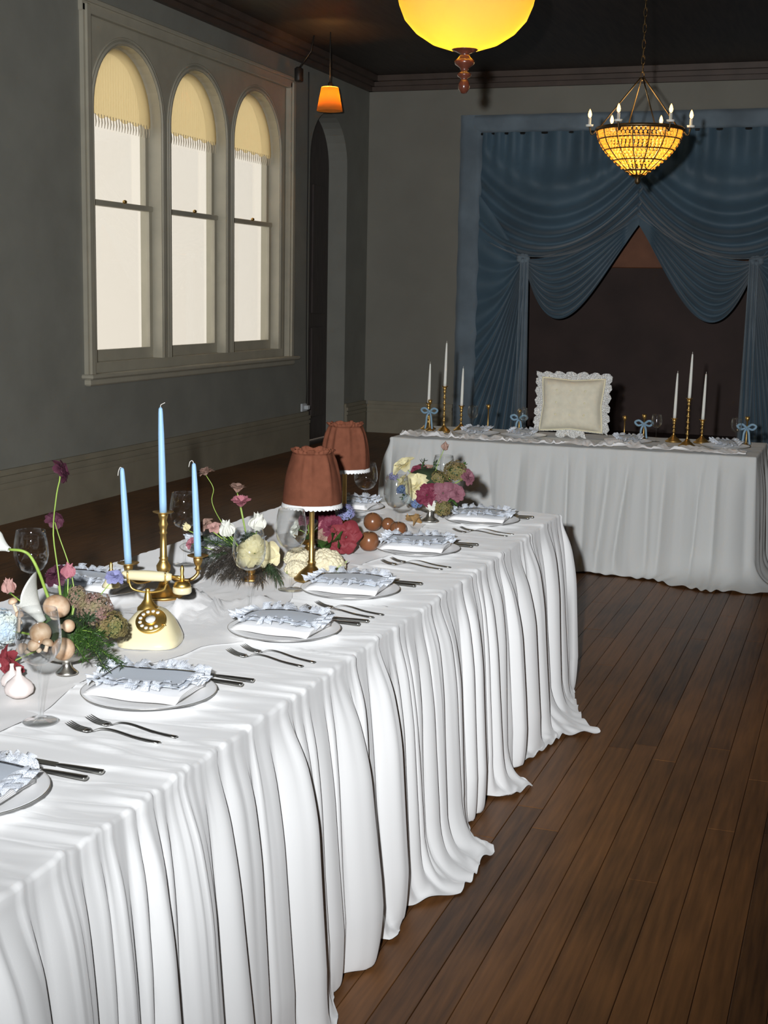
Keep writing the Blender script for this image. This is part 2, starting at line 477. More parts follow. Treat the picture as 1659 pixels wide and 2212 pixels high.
# cornice: stepped moulding on left and back walls
def moulding(name, p0, p1, inward, steps, mt, z0):
    mb = MB()
    p0 = Vector(p0); p1 = Vector(p1); n = Vector(inward)
    for (d, za, zb) in steps:
        a, b = p0 + Vector((0, 0, z0 + za)), p1 + Vector((0, 0, z0 + za)); h = Vector((0, 0, zb - za))
        mb.add([a, b, b + h, a + h, a + n * d, b + n * d, b + n * d + h, a + n * d + h],
               [(4, 5, 6, 7), (7, 6, 2, 3), (4, 0, 1, 5), (0, 4, 7, 3), (1, 2, 6, 5)])
    return struct(name, mb, mt)
cst = [(0.05, -0.16, -0.11), (0.09, -0.11, -0.06), (0.15, -0.06, 0.0)]
moulding('trim_1', (XW, YN, 0), (XW, YB, 0), (1, 0, 0), cst, M_cornice, ZC)
moulding('trim_2', (XW, YB, 0), (XR, YB, 0), (0, -1, 0), cst, M_cornice, ZC)
bst = [(0.034, 0.0, 0.24), (0.028, 0.24, 0.252), (0.042, 0.252, 0.285), (0.030, 0.285, 0.30), (0.046, 0.30, 0.335), (0.022, 0.335, 0.375)]
moulding('baseboard_left', (XW, YN, 0), (XW, AY0 - 0.02, 0), (1, 0, 0), bst, M_base, 0)
moulding('baseboard_corner', (XW, AY1 + 0.02, 0), (XW, YB, 0), (1, 0, 0), bst, M_base, 0)
moulding('baseboard_back', (XW + 0.05, YB, 0), (BX0 - 0.28, YB, 0), (0, -1, 0), bst, M_base, 0)
moulding('baseboard_right', (XR, YB, 0), (XR, YN, 0), (-1, 0, 0), bst, M_base, 0)

# ---- arched doorway: dark panelled door in the recess
d = tag(bpy.data.objects.new('door_1', None), kind='structure'); col.objects.link(d); d.location = (XW - 0.22, ac, 0)
dm = MB()
dm.box((-0.02, 0, AZS / 2), (0.04, 2 * ar, AZS))
fan = [(0.0, y - ac, z) for (y, z) in arc]
dm.add([(0, 0, AZS)] + fan, [(0, k + 1, k + 2) for k in range(na)])
dm.build('door_leaf', M_door, d, False)
for (y0, y1, z0, z1) in ((-.44, -.06, .25, 1.25), (.06, .44, .25, 1.25), (-.44, -.06, 1.4, 2.8), (.06, .44, 1.4, 2.8)):
    MB().box((0.008, (y0 + y1) / 2, (z0 + z1) / 2), (0.02, y1 - y0, z1 - z0), ch=0.008).build('door_panel', M_door, d, False)
MB().ball((0.05, -0.47, 1.05), 0.03).build('door_knob', M_brass, d)

# ---- triple arched window
LW, MULL, ZS, ZSILL, ZRAIL = 1.09, 0.125, 2.98, 1.06, 2.29
lights = [WY0 + 0.14 + LW / 2 + k * (LW + MULL) for k in range(3)]
RAD = LW / 2 - 0.02
XF, XG = XW - 0.03, XW - 0.17                    # face of the frame, plane of the sashes
tr = MB()
def tq(y0, y1, z0, z1):
    tr.add([(XF, y0, z0), (XF, y1, z0), (XF, y1, z1), (XF, y0, z1)], [(0, 1, 2, 3)])
edges = [WY0]
for c in lights: edges += [c - RAD, c + RAD]
edges.append(WY1)
for k in range(0, len(edges), 2): tq(edges[k], edges[k + 1], WZ0, WZ1)
for c in lights:
    tq(c - RAD, c + RAD, WZ0, ZSILL)
    aw = [(c - RAD * math.cos(math.pi * k / 20), ZS + RAD * math.sin(math.pi * k / 20)) for k in range(21)]
    for (ya, za), (yb, zb) in zip(aw, aw[1:]):
        tr.add([(XF, ya, za), (XF, yb, zb), (XF, yb, WZ1), (XF, ya, WZ1)], [(0, 1, 2, 3)])
    pw = [(c - RAD, ZSILL)] + aw + [(c + RAD, ZSILL), (c - RAD, ZSILL)]
    for (ya, za), (yb, zb) in zip(pw, pw[1:]):
        tr.add([(XF, ya, za), (XF, yb, zb), (XG - 0.06, yb, zb), (XG - 0.06, ya, za)], [(0, 1, 2, 3)])
casing = struct('trim_3', tr, M_trim, label='carved cream frame around the three arched windows')
for c in lights:      # roll mouldings following every arch
    for (rr, xx, tk) in ((RAD + 0.022, XF, 0.016), (RAD + 0.052, XF, 0.010)):
        pts = [(xx, c - rr, ZSILL)] + [(xx, c - rr * math.cos(math.pi * k / 24), ZS + rr * math.sin(math.pi * k / 24)) for k in range(25)] + [(xx, c + rr, ZSILL)]
        MB().tube(pts, tk, 6).build('arch_moulding', M_trim, casing)
for (y, wv) in ((WY0 - 0.02, 0.10), (WY1 + 0.02, 0.10)):
    for (dy, dd, dw) in ((0, 0.035, wv), (0, 0.055, 0.05)):
        MB().box((XW + dd / 2 - 0.01, y + dy, (WZ0 + WZ1) / 2), (dd + 0.02, dw, WZ1 - WZ0 + 0.06), ch=0.008).build('casing_post', M_trim, casing, False)
for (dz, dd, dh) in ((0.0, 0.035, 0.10), (0.04, 0.06, 0.035)):
    MB().box((XW + dd / 2 - 0.01, (WY0 + WY1) / 2, WZ1 + 0.02 + dz), (dd + 0.02, WY1 - WY0 + 0.16, dh), ch=0.008).build('casing_head', M_trim, casing, False)
MB().box((XW + 0.045, (WY0 + WY1) / 2, WZ0 - 0.015), (0.11, WY1 - WY0 + 0.22, 0.035), ch=0.01).build('window_sill', M_trim, casing, False)
MB().box((XW + 0.025, (WY0 + WY1) / 2, WZ0 - 0.06), (0.06, WY1 - WY0 + 0.14, 0.055), ch=0.012).build('sill_apron', M_trim, casing, False)

M_fringe = mat('fringe_taupe', (0.55, 0.48, 0.36), 0.9)
M_pane = glass_mat('window_pane', (0.96, 0.97, 0.96), 0.04, 0.5)
M_blind = mat('cream_blind', (0.90, 0.80, 0.58), 0.9, var=0.06, scale=5)
_nt = M_blind.node_tree
_t = _nt.nodes.new('ShaderNodeBsdfTranslucent'); _t.inputs[0].default_value = (1.0, 0.92, 0.72, 1)
_tp = _nt.nodes.new('ShaderNodeBsdfTransparent'); _tp.inputs[0].default_value = (0.97, 0.89, 0.68, 1)
_m1 = _nt.nodes.new('ShaderNodeMixShader'); _m1.inputs[0].default_value = 0.55
_m2 = _nt.nodes.new('ShaderNodeMixShader'); _m2.inputs[0].default_value = 0.85
_nt.links.new(_t.outputs[0], _m1.inputs[1]); _nt.links.new(_tp.outputs[0], _m1.inputs[2])
_nt.links.new(_nt.nodes['Principled BSDF'].outputs[0], _m2.inputs[1]); _nt.links.new(_m1.outputs[0], _m2.inputs[2])
_nt.links.new(_m2.outputs[0], _nt.nodes['Material Output'].inputs['Surface'])
for n, c in enumerate(lights):
    w = tag(bpy.data.objects.new('window_%d' % (n + 1), None), kind='structure'); col.objects.link(w); w.location = (XG, c, ZSILL)
    def arch_pts(r, zb):
        return [(-r, zb)] + [(-r * math.cos(math.pi * k / 20), ZS - ZSILL + r * math.sin(math.pi * k / 20)) for k in range(21)] + [(r, zb)]
    zr = ZRAIL - ZSILL
    fo, fi = arch_pts(RAD, zr), arch_pts(RAD - 0.05, zr)
    fm = MB()
    for k in range(len(fo) - 1):
        a, b, cc, dd = fo[k], fo[k + 1], fi[k + 1], fi[k]
        fm.add([(0.02, *a), (0.02, *b), (0.02, *cc), (0.02, *dd)], [(0, 1, 2, 3)])
        fm.add([(0.02, *dd), (0.02, *cc), (-0.02, *cc), (-0.02, *dd)], [(0, 1, 2, 3)])
        fm.add([(-0.02, *a), (-0.02, *b), (-0.02, *cc), (-0.02, *dd)], [(0, 1, 2, 3)])
    fm.build('upper_sash', M_trim, w, False)
    lm = MB()
    lm.box((0.03, -RAD + 0.025, zr / 2), (0.04, 0.05, zr)).box((0.03, RAD - 0.025, zr / 2), (0.04, 0.05, zr)).box((0.03, 0, 0.045), (0.04, 2 * RAD - 0.1, 0.09))
    lm.build('lower_sash', M_trim, w, False)
    MB().box((0.03, 0, zr), (0.06, 2 * RAD, 0.045), ch=0.006).build('meeting_rail', M_trim, w, False)
    up = [(0.0, *q) for q in arch_pts(RAD - 0.045, zr)]
    MB().add(up, [tuple(range(len(up)))]).build('upper_pane', M_pane, w, False, solid=0.004)
    MB().box((0.03, 0, zr / 2 + 0.03), (0.004, 2 * RAD - 0.09, zr - 0.08)).build('lower_pane', M_pane, w, False)
    # short cream blind in the arch with a scalloped hem
    zb = 2.96 - ZSILL
    bm = MB()
    r = RAD - 0.02
    top = [(-r * math.cos(math.pi * k / 40), ZS - ZSILL + r * math.sin(math.pi * k / 40)) for k in range(41)]
    for (a, b) in zip(top, top[1:]):
        h1 = zb - 0.03 * abs(math.sin(a[0] / r * 9)); h2 = zb - 0.03 * abs(math.sin(b[0] / r * 9))
        bm.add([(0.05, a[0], h1), (0.05, b[0], h2), (0.05, *b), (0.05, *a)], [(0, 1, 2, 3)])
    bm.build('blind', M_blind, w, False, solid=0.002)
    fr = MB()
    for k in range(23):
        y = -r + 2 * r * (k + 0.5) / 23
        fr.tube([(0.05, y, zb), (0.05, y + 0.012, zb - 0.06), (0.05, y + 0.004, zb - 0.10)], [0.004, 0.005, 0.002], 5)
    fr.build('blind_fringe', M_fringe, w)
    MB().ball((0.062, 0.06, zr + 0.03), 0.016, 8, 6, (1, 1.6, 1)).build('sash_catch', M_brass, w)

# ---- stage alcove behind the drapes
al = MB()
al.add([(BX0, YB + .2, 0), (BX0, YB + 1.7, 0), (BX0, YB + 1.7, BZ), (BX0, YB + .2, BZ)], [(0, 1, 2, 3)])
al.add([(BX1, YB + .2, 0), (BX1, YB + 1.7, 0), (BX1, YB + 1.7, BZ), (BX1, YB + .2, BZ)], [(0, 1, 2, 3)])
al.add([(BX0, YB + .2, BZ), (BX1, YB + .2, BZ), (BX1, YB + 1.7, BZ), (BX0, YB + 1.7, BZ)], [(0, 1, 2, 3)])
al.add([(BX0, YB - 0.02, 0.002), (BX1, YB - 0.02, 0.002), (BX1, YB + 1.72, 0.002), (BX0, YB + 1.72, 0.002)], [(0, 1, 2, 3)])
al.box(((BX0 + BX1) / 2, YB + 1.72, BZ / 2), (BX1 - BX0, 0.04, BZ))
struct('wall_alcove', al, M_alcove)
struct('trim_4', MB().box((-2.42, YB + 1.66, 2.5), (2.2, 0.08, 1.0), ch=0.01), M_alcove_glow, label='lintel panel with painted orange glow at the back of the alcove')

# fabric-covered surround of the opening
def wrinkled_strip(x0, x1, z0, z1, y, horiz, seed, amp=0.018):
    n_long, n_sh = 70, 16
    def fn(u, v):
        x = x0 + (x1 - x0) * (u if not horiz else v); z = z0 + (z1 - z0) * (v if not horiz else u)
        a = math.sin((x * 1.3 + z * 1.9) * 9 + 3 * math.sin(z * 2 + x + seed)) * 0.5 + float(vnoise(x * 5 + z * 2, z * 3.5 - x * 2, seed)) - 0.5
        e = min(u, 1 - u) * 5; e = min(1, e)
        return (x, y - 0.02 - amp * a - 0.04 * math.sqrt(max(0, e)), z)
    nu, nv = (n_sh, n_long)
    return MB().grid(fn, nu, nv)
fs = thing('draped_surround', 'pale blue wrinkled fabric surround framing the dark stage opening', 'fabric surround', (0, 0, 0))
wrinkled_strip(BX0 - 0.27, BX0, 0.02, BZ + 0.2, YB, False, 3).build('side_band', M_bluesheer, fs)
wrinkled_strip(BX1, BX1 + 0.27, 0.02, BZ + 0.2, YB, False, 5).build('side_band', M_bluesheer, fs)
wrinkled_strip(BX0 - 0.1, BX1 + 0.1, BZ, BZ + 0.2, YB - 0.004, True, 8).build('top_band', M_bluesheer, fs)
MB().tube([(BX0 - 0.02, YB - 0.05, BZ - 0.01), (BX1 + 0.02, YB - 0.05, BZ - 0.01)], 0.014, 8).build('curtain_rail', M_black, fs)

# ---- swagged curtains, one each side
XMID = (BX0 + BX1) / 2
def swag_curtain(mir, label):
    sx = (lambda x: x) if not mir else (lambda x: 2 * XMID - x)
    t = thing('swag_curtain', label, 'curtain', (0, 0, 0), 'blue stage curtains')
    K = (-3.66, 2.05)
    yo = YB - 0.05
    rg = random.Random(11 + mir)
    ph = [rg.uniform(0, 6.28) for _ in range(8)]
    def lerp(a, b, t): return a + (b - a) * t
    def upper(u, v):
        # left end slides down the jamb and finally to the knot
        if v < 0.72:
            L = (BX0 + 0.01, lerp(BZ, 2.28, (v / 0.72) ** 1.1))
        else:
            k = (v - 0.72) / 0.28; L = (lerp(BX0 + 0.01, K[0], k), lerp(2.28, K[1] + 0.02, k))
        Rr = (lerp(XMID + 0.03, XMID + 0.02, v), lerp(BZ, 2.52, v ** 0.8))
        sag = 0.46 * math.sin(math.pi * v ** 0.75) ** 0.8 + 0.12 * v
        x = lerp(L[0], Rr[0], u); z = lerp(L[1], Rr[1], u) - sag * 4 * u * (1 - u)
        w = v ** 1.2 * 34 + 1.2 * math.sin(u * 3 + ph[0]) + 1.5 * math.sin(v * 5 + u * 2.4 + ph[1])
        rip = (math.sin(w) * 0.5 + 0.5) ** 1.2
        amp = 0.20 * (0.15 + 0.85 * v) * (0.55 + 0.45 * math.sin(math.pi * u))
        # gathers hanging from the rail
        g = 0.03 * max(0, 1 - v * 3.0) ** 2 * math.sin(u * 58 + 3 * math.sin(u * 7))
        return (sx(x), yo - 0.03 - amp * rip - g - 0.05 * math.sin(math.pi * u) * v, z)
    MB().grid(upper, 60, 110).build('upper_swag', M_blue, t)
    def lower(u, v):
        L = (K[0] + 0.01, K[1] - 0.05 * v); Rr = (XMID + 0.02, lerp(2.56, 2.45, v))
        s = 4 * u * (1 - u) * (1 + 0.55 * (1 - 2 * u))
        x = lerp(L[0], Rr[0], u) ; z = lerp(L[1], Rr[1], u) - lerp(0.10, 0.72, v ** 1.1) * s
        w = v * 46 + 1.5 * math.sin(u * 4 + ph[2]) + 2.0 * math.sin(v * 3.3 + ph[3])
        rip = (math.sin(w) * 0.5 + 0.5) ** 0.6
        amp = 0.075 * math.sin(math.pi * min(1, 0.12 + u)) ** 0.7
        return (sx(x), yo - 0.07 - amp * rip - 0.05 * math.sin(math.pi * u) * v, z)
    MB().grid(lower, 50, 110).build('lower_swag', M_blue, t)
    def tail(u, v):
        if u < 0.25: B = (BX0 + 0.01, lerp(2.75, 1.3, u / 0.25))
        elif u < 0.5: B = (BX0 + 0.01, lerp(1.3, 0.03, (u - .25) / .25))
        else: B = (lerp(BX0 + 0.01, K[0] + 0.06, (u - .5) / .5), 0.03)
        x = lerp(K[0] - 0.02 + 0.06 * u, B[0], v); z = lerp(K[1] - 0.02, B[1], v) - 0.22 * (1 - u) * min(1, u * 4 - 0.15) * math.sin(math.pi * v) * (1 - 0.3 * v)
        w = u * 88 + 2.2 * math.sin(u * 9 + ph[4]) + 1.2 * v
        rip = (math.sin(w) * 0.5 + 0.5) ** 0.6
        return (sx(x), yo - 0.05 - (0.02 + 0.05 * v ** 0.5) * rip - 0.04 * (1 - v), z)
    MB().grid(tail, 170, 40).build('side_drape', M_blue, t)
    def strip(u, v):
        x = K[0] + lerp(-0.03, 0.07, u) + 0.035 * v * (u - 0.3); z = lerp(K[1], 0.04, v)
        return (sx(x), yo - 0.13 - 0.02 * math.sin(u * 15 + v * 2) + 0.02 * v, z)
    MB().grid(strip, 24, 30).build('hanging_tail', M_bluesheer, t)
    kb = MB()
    for k in range(7):
        a = 2 * math.pi * k / 7
        kb.ball((sx(K[0] + 0.045 * math.cos(a)), yo - 0.12, K[1] + 0.03 * math.sin(a)), 0.035, 8, 6, (1, .7, .8))
    kb.build('knot', M_bluesheer, t)
    return t
swag_curtain(0, 'slate blue swag curtain tied up beside the grey wall corner')
swag_curtain(1, 'slate blue swag curtain tied up behind the brass candles and bead chandelier')
# ================================================================== TABLES AND CLOTHS
def trestle_table(label, x0, x1, y0, y1, z, group=None):
    cx, cy = (x0 + x1) / 2, (y0 + y1) / 2
    t = thing('banquet_table', label, 'table', (cx, cy, 0), group)
    MB().box((0, 0, z - 0.02), (x1 - x0, y1 - y0, 0.03), ch=0.004).build('table_top', M_wood, t, False)
    for sx in (-1, 1):
        for sy in (-1, 1):
            MB().box((sx * (x1 - x0 - 0.2) / 2, sy * (y1 - y0 - 0.3) / 2, (z - 0.035) / 2), (0.06, 0.06, z - 0.035), ch=0.006).build('leg', M_wood, t, False)
    return t

class Folds:
    """irregular soft folds along a perimeter: rounded ridges parted by sharp valleys"""
    def __init__(s, length, seed, wmin, wmax, amp, drift, p=2.2, lean=0.35, fine=0.0):
        rg = np.random.RandomState(seed)
        c = [0.0]
        while c[-1] < length: c.append(c[-1] + wmin + (wmax - wmin) * rg.rand() ** 1.6)
        s.c = np.array(c); n = len(c)
        s.dr = rg.uniform(-drift, drift, n); s.a = amp * (0.35 + 0.65 * rg.rand(n)); s.r0 = rg.uniform(0.05, 0.45, n)
        s.w = np.diff(s.c, append=s.c[-1] + wmax); s.p = p
        s.lean = rg.uniform(-lean, lean, n); s.sk = rg.uniform(0.35, 0.65, n)
        s.sub = None
        if fine:
            c2 = [0.0]
            while c2[-1] < length: c2.append(c2[-1] + rg.uniform(0.014, 0.055))
            s.sub = np.array(c2); s.suba = fine * rg.rand(len(c2)) ** 1.5
        s.a *= np.clip(s.w / ((wmin + wmax) / 2), 0.55, 1.25)
    def __call__(s, x, t):
        c = s.c + s.dr * t + 0.10 * s.dr * np.sin(t * 5 + np.arange(len(s.c)))
        c = np.maximum.accumulate(c + np.arange(len(c)) * 1e-6)
        i = np.clip(np.searchsorted(c, x, side='right') - 1, 0, len(c) - 2)
        w = np.maximum(c[i + 1] - c[i], 1e-4)
        u = np.clip((x - c[i]) / w, 0, 1)
        k = s.sk[i]
        u = np.where(u < k, 0.5 * u / k, 0.5 + 0.5 * (u - k) / (1 - k))
        g = s.r0[i] + (1 - s.r0[i]) * float(sstep(0, 0.4, t))
        h = s.a[i] * g * np.clip(w / s.w[i], 0.6, 1.3) * (1 - np.abs(2 * u - 1) ** s.p)
        if s.sub is not None:      # fine gathers, strongest near the table edge
            c2 = s.sub; j = np.clip(np.searchsorted(c2, x, side='right') - 1, 0, len(c2) - 2)
            u2 = np.clip((x - c2[j]) / (c2[j + 1] - c2[j]), 0, 1)
            h = h + s.suba[j] * (1.0 - 0.65 * float(sstep(0.1, 0.7, t))) * (1 - np.abs(2 * u2 - 1) ** 1.8)
        return h, s.lean[i]

def drape(name, label, x0, x1, y0, y1, z, mt, folds, hem, step_front, seed, front='x', flare=0.045, topamp=1.0, group=None, r=0.009, zb0=0.15):
    """cloth over a rectangular top falling to the floor; hem(px,py,nx,ny) gives how far it spreads on the floor"""
    def samp(a, b, st):
        return np.linspace(a, b, max(2, int(round((b - a) / st)) + 1))
    ys = samp(y0, y1, step_front if front == 'x' else 0.02)
    xs = samp(x0, x1, step_front if front == 'y' else 0.016)
    nx, ny = len(xs), len(ys)
    per = []      # (i,j,nx,ny)
    fan = 9
    def corner(i, j, a0, a1):
        for k in range(1, fan):
            a = R(a0 + (a1 - a0) * k / fan); per.append((i, j, math.cos(a), math.sin(a)))
    for j in range(ny): per.append((nx - 1, j, 1, 0))
    corner(nx - 1, ny - 1, 0, 90)
    for i in range(nx - 1, -1, -1): per.append((i, ny - 1, 0, 1))
    corner(0, ny - 1, 90, 180)
    for j in range(ny - 1, -1, -1): per.append((0, j, -1, 0))
    corner(0, 0, 180, 270)
    for i in range(nx): per.append((i, 0, 0, -1))
    corner(nx - 1, 0, 270, 360)
    pi = np.array([p[0] for p in per]); pj = np.array([p[1] for p in per])
    nrm = np.array([(p[2], p[3]) for p in per], float)
    px, py = xs[pi], ys[pj]
    n = len(per)
    ds = np.hypot(np.diff(px, append=px[0]), np.diff(py, append=py[0]))
    isf = np.hypot(np.roll(nrm, -1, 0) - nrm, 0).sum(1) > 1e-6
    ds = np.where(ds < 1e-9, 0.022, ds)
    s = np.concatenate([[0], np.cumsum(ds)[:-1]])
    tan = np.stack([-nrm[:, 1], nrm[:, 0]], 1)
    # --- top sheet
    X, Y = np.meshgrid(xs, ys, indexing='ij')
    rg = np.random.RandomState(seed)
    Z = np.full_like(X, z)
    f0, _ = folds(s, 0.0); f1, _ = folds(s, 0.22)
    fr = f0[:ny] ; fr1 = f1[:ny]
    if front == 'x':
        d = (x1 - X)
        bend = 0.05 * np.sin(Y * 3.1 + 1.3) * d / 0.4 + 0.03 * (vnoise(Y * 2.2, d * 3, seed) - 0.5) * np.minimum(1, d / .15)
        fi = np.interp((Y + bend).ravel(), ys, fr1).reshape(X.shape)
        Z += topamp * (0.30 * fi) * np.exp(-d / 0.20)
        for _ in range(int(300 * (y1 - y0) / 4.6)):       # long thin wrinkles running in from the edge
            yc = rg.uniform(y0, y1); ln = rg.uniform(0.25, 0.85); wd = rg.uniform(0.004, 0.015); hh = rg.uniform(0.002, 0.0075) * (1 if rg.rand() < .75 else -0.6)
            ang = rg.uniform(-0.22, 0.22); cv = rg.uniform(-0.25, 0.25); d0 = rg.uniform(-0.1, 0.75)
            dy = Y - yc - ang * d - cv * d * d
            Z += topamp * hh * np.exp(-(dy / wd) ** 2) * sstep(d0 - ln / 2, d0 - ln / 6, d) * (1 - sstep(d0 + ln / 6, d0 + ln / 2, d))
    Z += topamp * 0.004 * (vnoise(X * 9, Y * 14, seed + 1) - 0.4)
    V = [np.stack([X.ravel(), Y.ravel(), Z.ravel()], 1)]
    base_idx = pi * ny + pj
    # bulge the rim with the folds
    bul = 0.45 * f0
    V[0][base_idx, 0] += 0; 
    rim = V[0][base_idx].copy()
    nonfan = np.array([abs(abs(a) + abs(b) - 1) < 1e-6 and (abs(a) in (0, 1)) for (_, _, a, b) in per])
    rim[:, 0] += nrm[:, 0] * bul * nonfan; rim[:, 1] += nrm[:, 1] * bul * nonfan
    V[0][base_idx[nonfan]] = rim[nonfan]
    rows = []
    E = np.array([hem(a, b, c[0], c[1]) for a, b, c in zip(px, py, nrm)])
    def put(out, zz, fh, lean, ramp):
        q = np.empty((n, 3))
        q[:, 0] = px + nrm[:, 0] * out + tan[:, 0] * lean * fh * ramp
        q[:, 1] = py + nrm[:, 1] * out + tan[:, 1] * lean * fh * ramp
        q[:, 2] = zz
        rows.append(q)
    zt = rim[:, 2]
    for k in range(1, 6):
        th = math.pi / 2 * k / 5
        fh, ln = folds(s, 0.02 * k)
        put(bul + r * math.sin(th) + (fh - f0) * 0.5, zt - r * (1 - math.cos(th)), fh, ln, 0.0)
    nv = 34
    for k in range(1, nv + 1):
        t = k / nv
        fh, ln = folds(s, 0.1 + 0.6 * t)
        g = float(sstep(0, 0.25, t))
        put(r + bul * (1 - g) + fh * g * 1.0 + (fh * 0.5) * (1 - g) * g + flare * t, (zt - r) + (zb0 - (zt - r)) * t, fh, ln, g)
    fh, ln = folds(s, 0.75)
    od = r + fh + flare
    wob = vnoise(s * 16, s * 0 + 3, seed + 5)
    eend = np.maximum(E, 0.88 * od)
    nb = 18
    for k in range(1, nb + 1):
        b = k / nb
        c1 = od + 0.15 * np.maximum(eend - od, 0)
        out = (1 - b) ** 2 * od + 2 * b * (1 - b) * c1 + b * b * eend
        zz = (1 - b) ** 2 * zb0 + 2 * b * (1 - b) * 0.012 + b * b * 0.004
        ridge = np.abs(np.sin(s * 42 + 5 * vnoise(s * 6, s * 0 + b * 2.5, seed + 7) + b * 3))
        zz = zz + b * b * (0.014 * ridge ** 2 * np.clip((eend - 0.05) / 0.1, 0, 1) + 0.012 * wob * (1 - np.clip((eend - .05) / .1, 0, 1)))
        jit = 0.012 * (vnoise(s * 30, s * 0 + 1.5, seed + 9) - 0.5) * b
        put(out + jit, zz, fh * (1 - b), ln, 1.0)
    V += rows
    V = np.concatenate(V)
    F = []
    I, J = np.meshgrid(np.arange(nx - 1), np.arange(ny - 1), indexing='ij')
    a = (I * ny + J).ravel(); F.append(np.stack([a, a + ny, a + ny + 1, a + 1], 1))
    prev = base_idx
    off = nx * ny
    quads = []
    for k in range(len(rows)):
        cur = off + k * n + np.arange(n)
        q = np.stack([prev, cur, np.roll(cur, -1), np.roll(prev, -1)], 1)
        quads.append(q); prev = cur
    F = np.concatenate([F[0]] + quads).tolist()
    F2 = []
    for q in F:
        if q[0] == q[3]: F2.append((q[0], q[1], q[2]))
        else: F2.append(tuple(q))
    me = bpy.data.meshes.new(name)
    me.from_pydata(V.tolist(), [], F2); me.update()
    me.polygons.foreach_set('use_smooth', [True] * len(me.polygons))
    me.materials.append(mt)
    o = link_mesh(name, me)
    return tag(o, label, 'tablecloth', group)

# ---- long guest table
TX0, TX1, TY0, TY1, TZ = -2.24, -1.135, 0.45, 5.40, 0.75
trestle_table('long banquet table hidden under the white puddling cloth', TX0 + 0.02, TX1 - 0.02, TY0 + 0.02, TY1 - 0.02, TZ - 0.012)
HEM = np.array([(0.3, -1.0), (1.2, -0.98), (1.7, -1.06), (2.1, -0.95), (2.4, -1.08), (2.58, -1.0), (2.653, -1.01), (2.728, -1.052), (2.80, -1.094), (2.84, -1.09), (2.874, -1.064),
    (2.921, -1.039), (2.95, -1.09), (3.004, -1.12), (3.04, -1.12), (3.062, -1.03), (3.085, -1.015), (3.20, -1.05), (3.236, -1.062), (3.285, -1.033), (3.341, -0.991), (3.40, -0.945),
    (3.54, -0.935), (3.639, -0.945), (3.697, -0.925), (3.74, -0.94), (3.77, -1.0), (3.81, -1.03), (3.893, -1.064), (4.02, -1.104), (4.10, -1.115), (4.13, -1.04), (4.168, -0.984),
    (4.23, -0.965), (4.288, -0.945), (4.334, -1.009), (4.399, -1.053), (4.559, -1.014), (4.767, -0.975), (4.85, -0.96), (4.90, -0.88), (4.935, -0.836), (4.98, -0.87), (5.054, -0.928), (5.2, -0.98), (5.345, -1.02), (5.45, -1.05)])
def hem_long(px, py, nx, ny):
    if nx > 0.99: return float(np.interp(py, HEM[:, 0], HEM[:, 1])) - TX1
    w = 0.11 + 0.08 * math.sin(px * 9 + py * 5) + 0.04 * math.sin(px * 23 + py * 17)
    if nx > 0 and ny > 0: w = 0.10
    return max(0.03, w)
drape('tablecloth', 'white cloth with deep vertical folds puddling on floor from long guest table', TX0, TX1, TY0, TY1, TZ, M_cloth,
      Folds(13.5, 4, 0.04, 0.145, 0.060, 0.04, fine=0.011), hem_long, 0.0065, 21)

# ---- head table
HX0, HX1, HY0, HY1, HZ = -2.74, -0.545, 7.98, 8.80, 0.75
trestle_table('head table hidden under white cloth below the bead chandelier', HX0 + 0.02, HX1 - 0.02, HY0 + 0.02, HY1 - 0.02, HZ - 0.012)
HEMH = np.array([(-2.9, 0.06), (-1.6, 0.05), (-1.45, 0.07), (-1.1, 0.12), (-1.03, 0.16), (-0.9, 0.26), (-0.72, 0.30), (-0.5, 0.24), (-0.3, 0.2)])
def hem_head(px, py, nx, ny):
    if ny < -0.5: return float(np.interp(px, HEMH[:, 0], HEMH[:, 1])) + 0.015 * math.sin(px * 31)
    return 0.16 + 0.05 * math.sin(px * 7 + py * 9)
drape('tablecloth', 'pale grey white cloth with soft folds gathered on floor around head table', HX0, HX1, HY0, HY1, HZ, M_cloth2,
      Folds(6.5, 9, 0.05, 0.26, 0.06, 0.10, p=2.0, lean=0.3, fine=0.005), hem_head, 0.009, 33, front='y', flare=0.03, topamp=0.6)

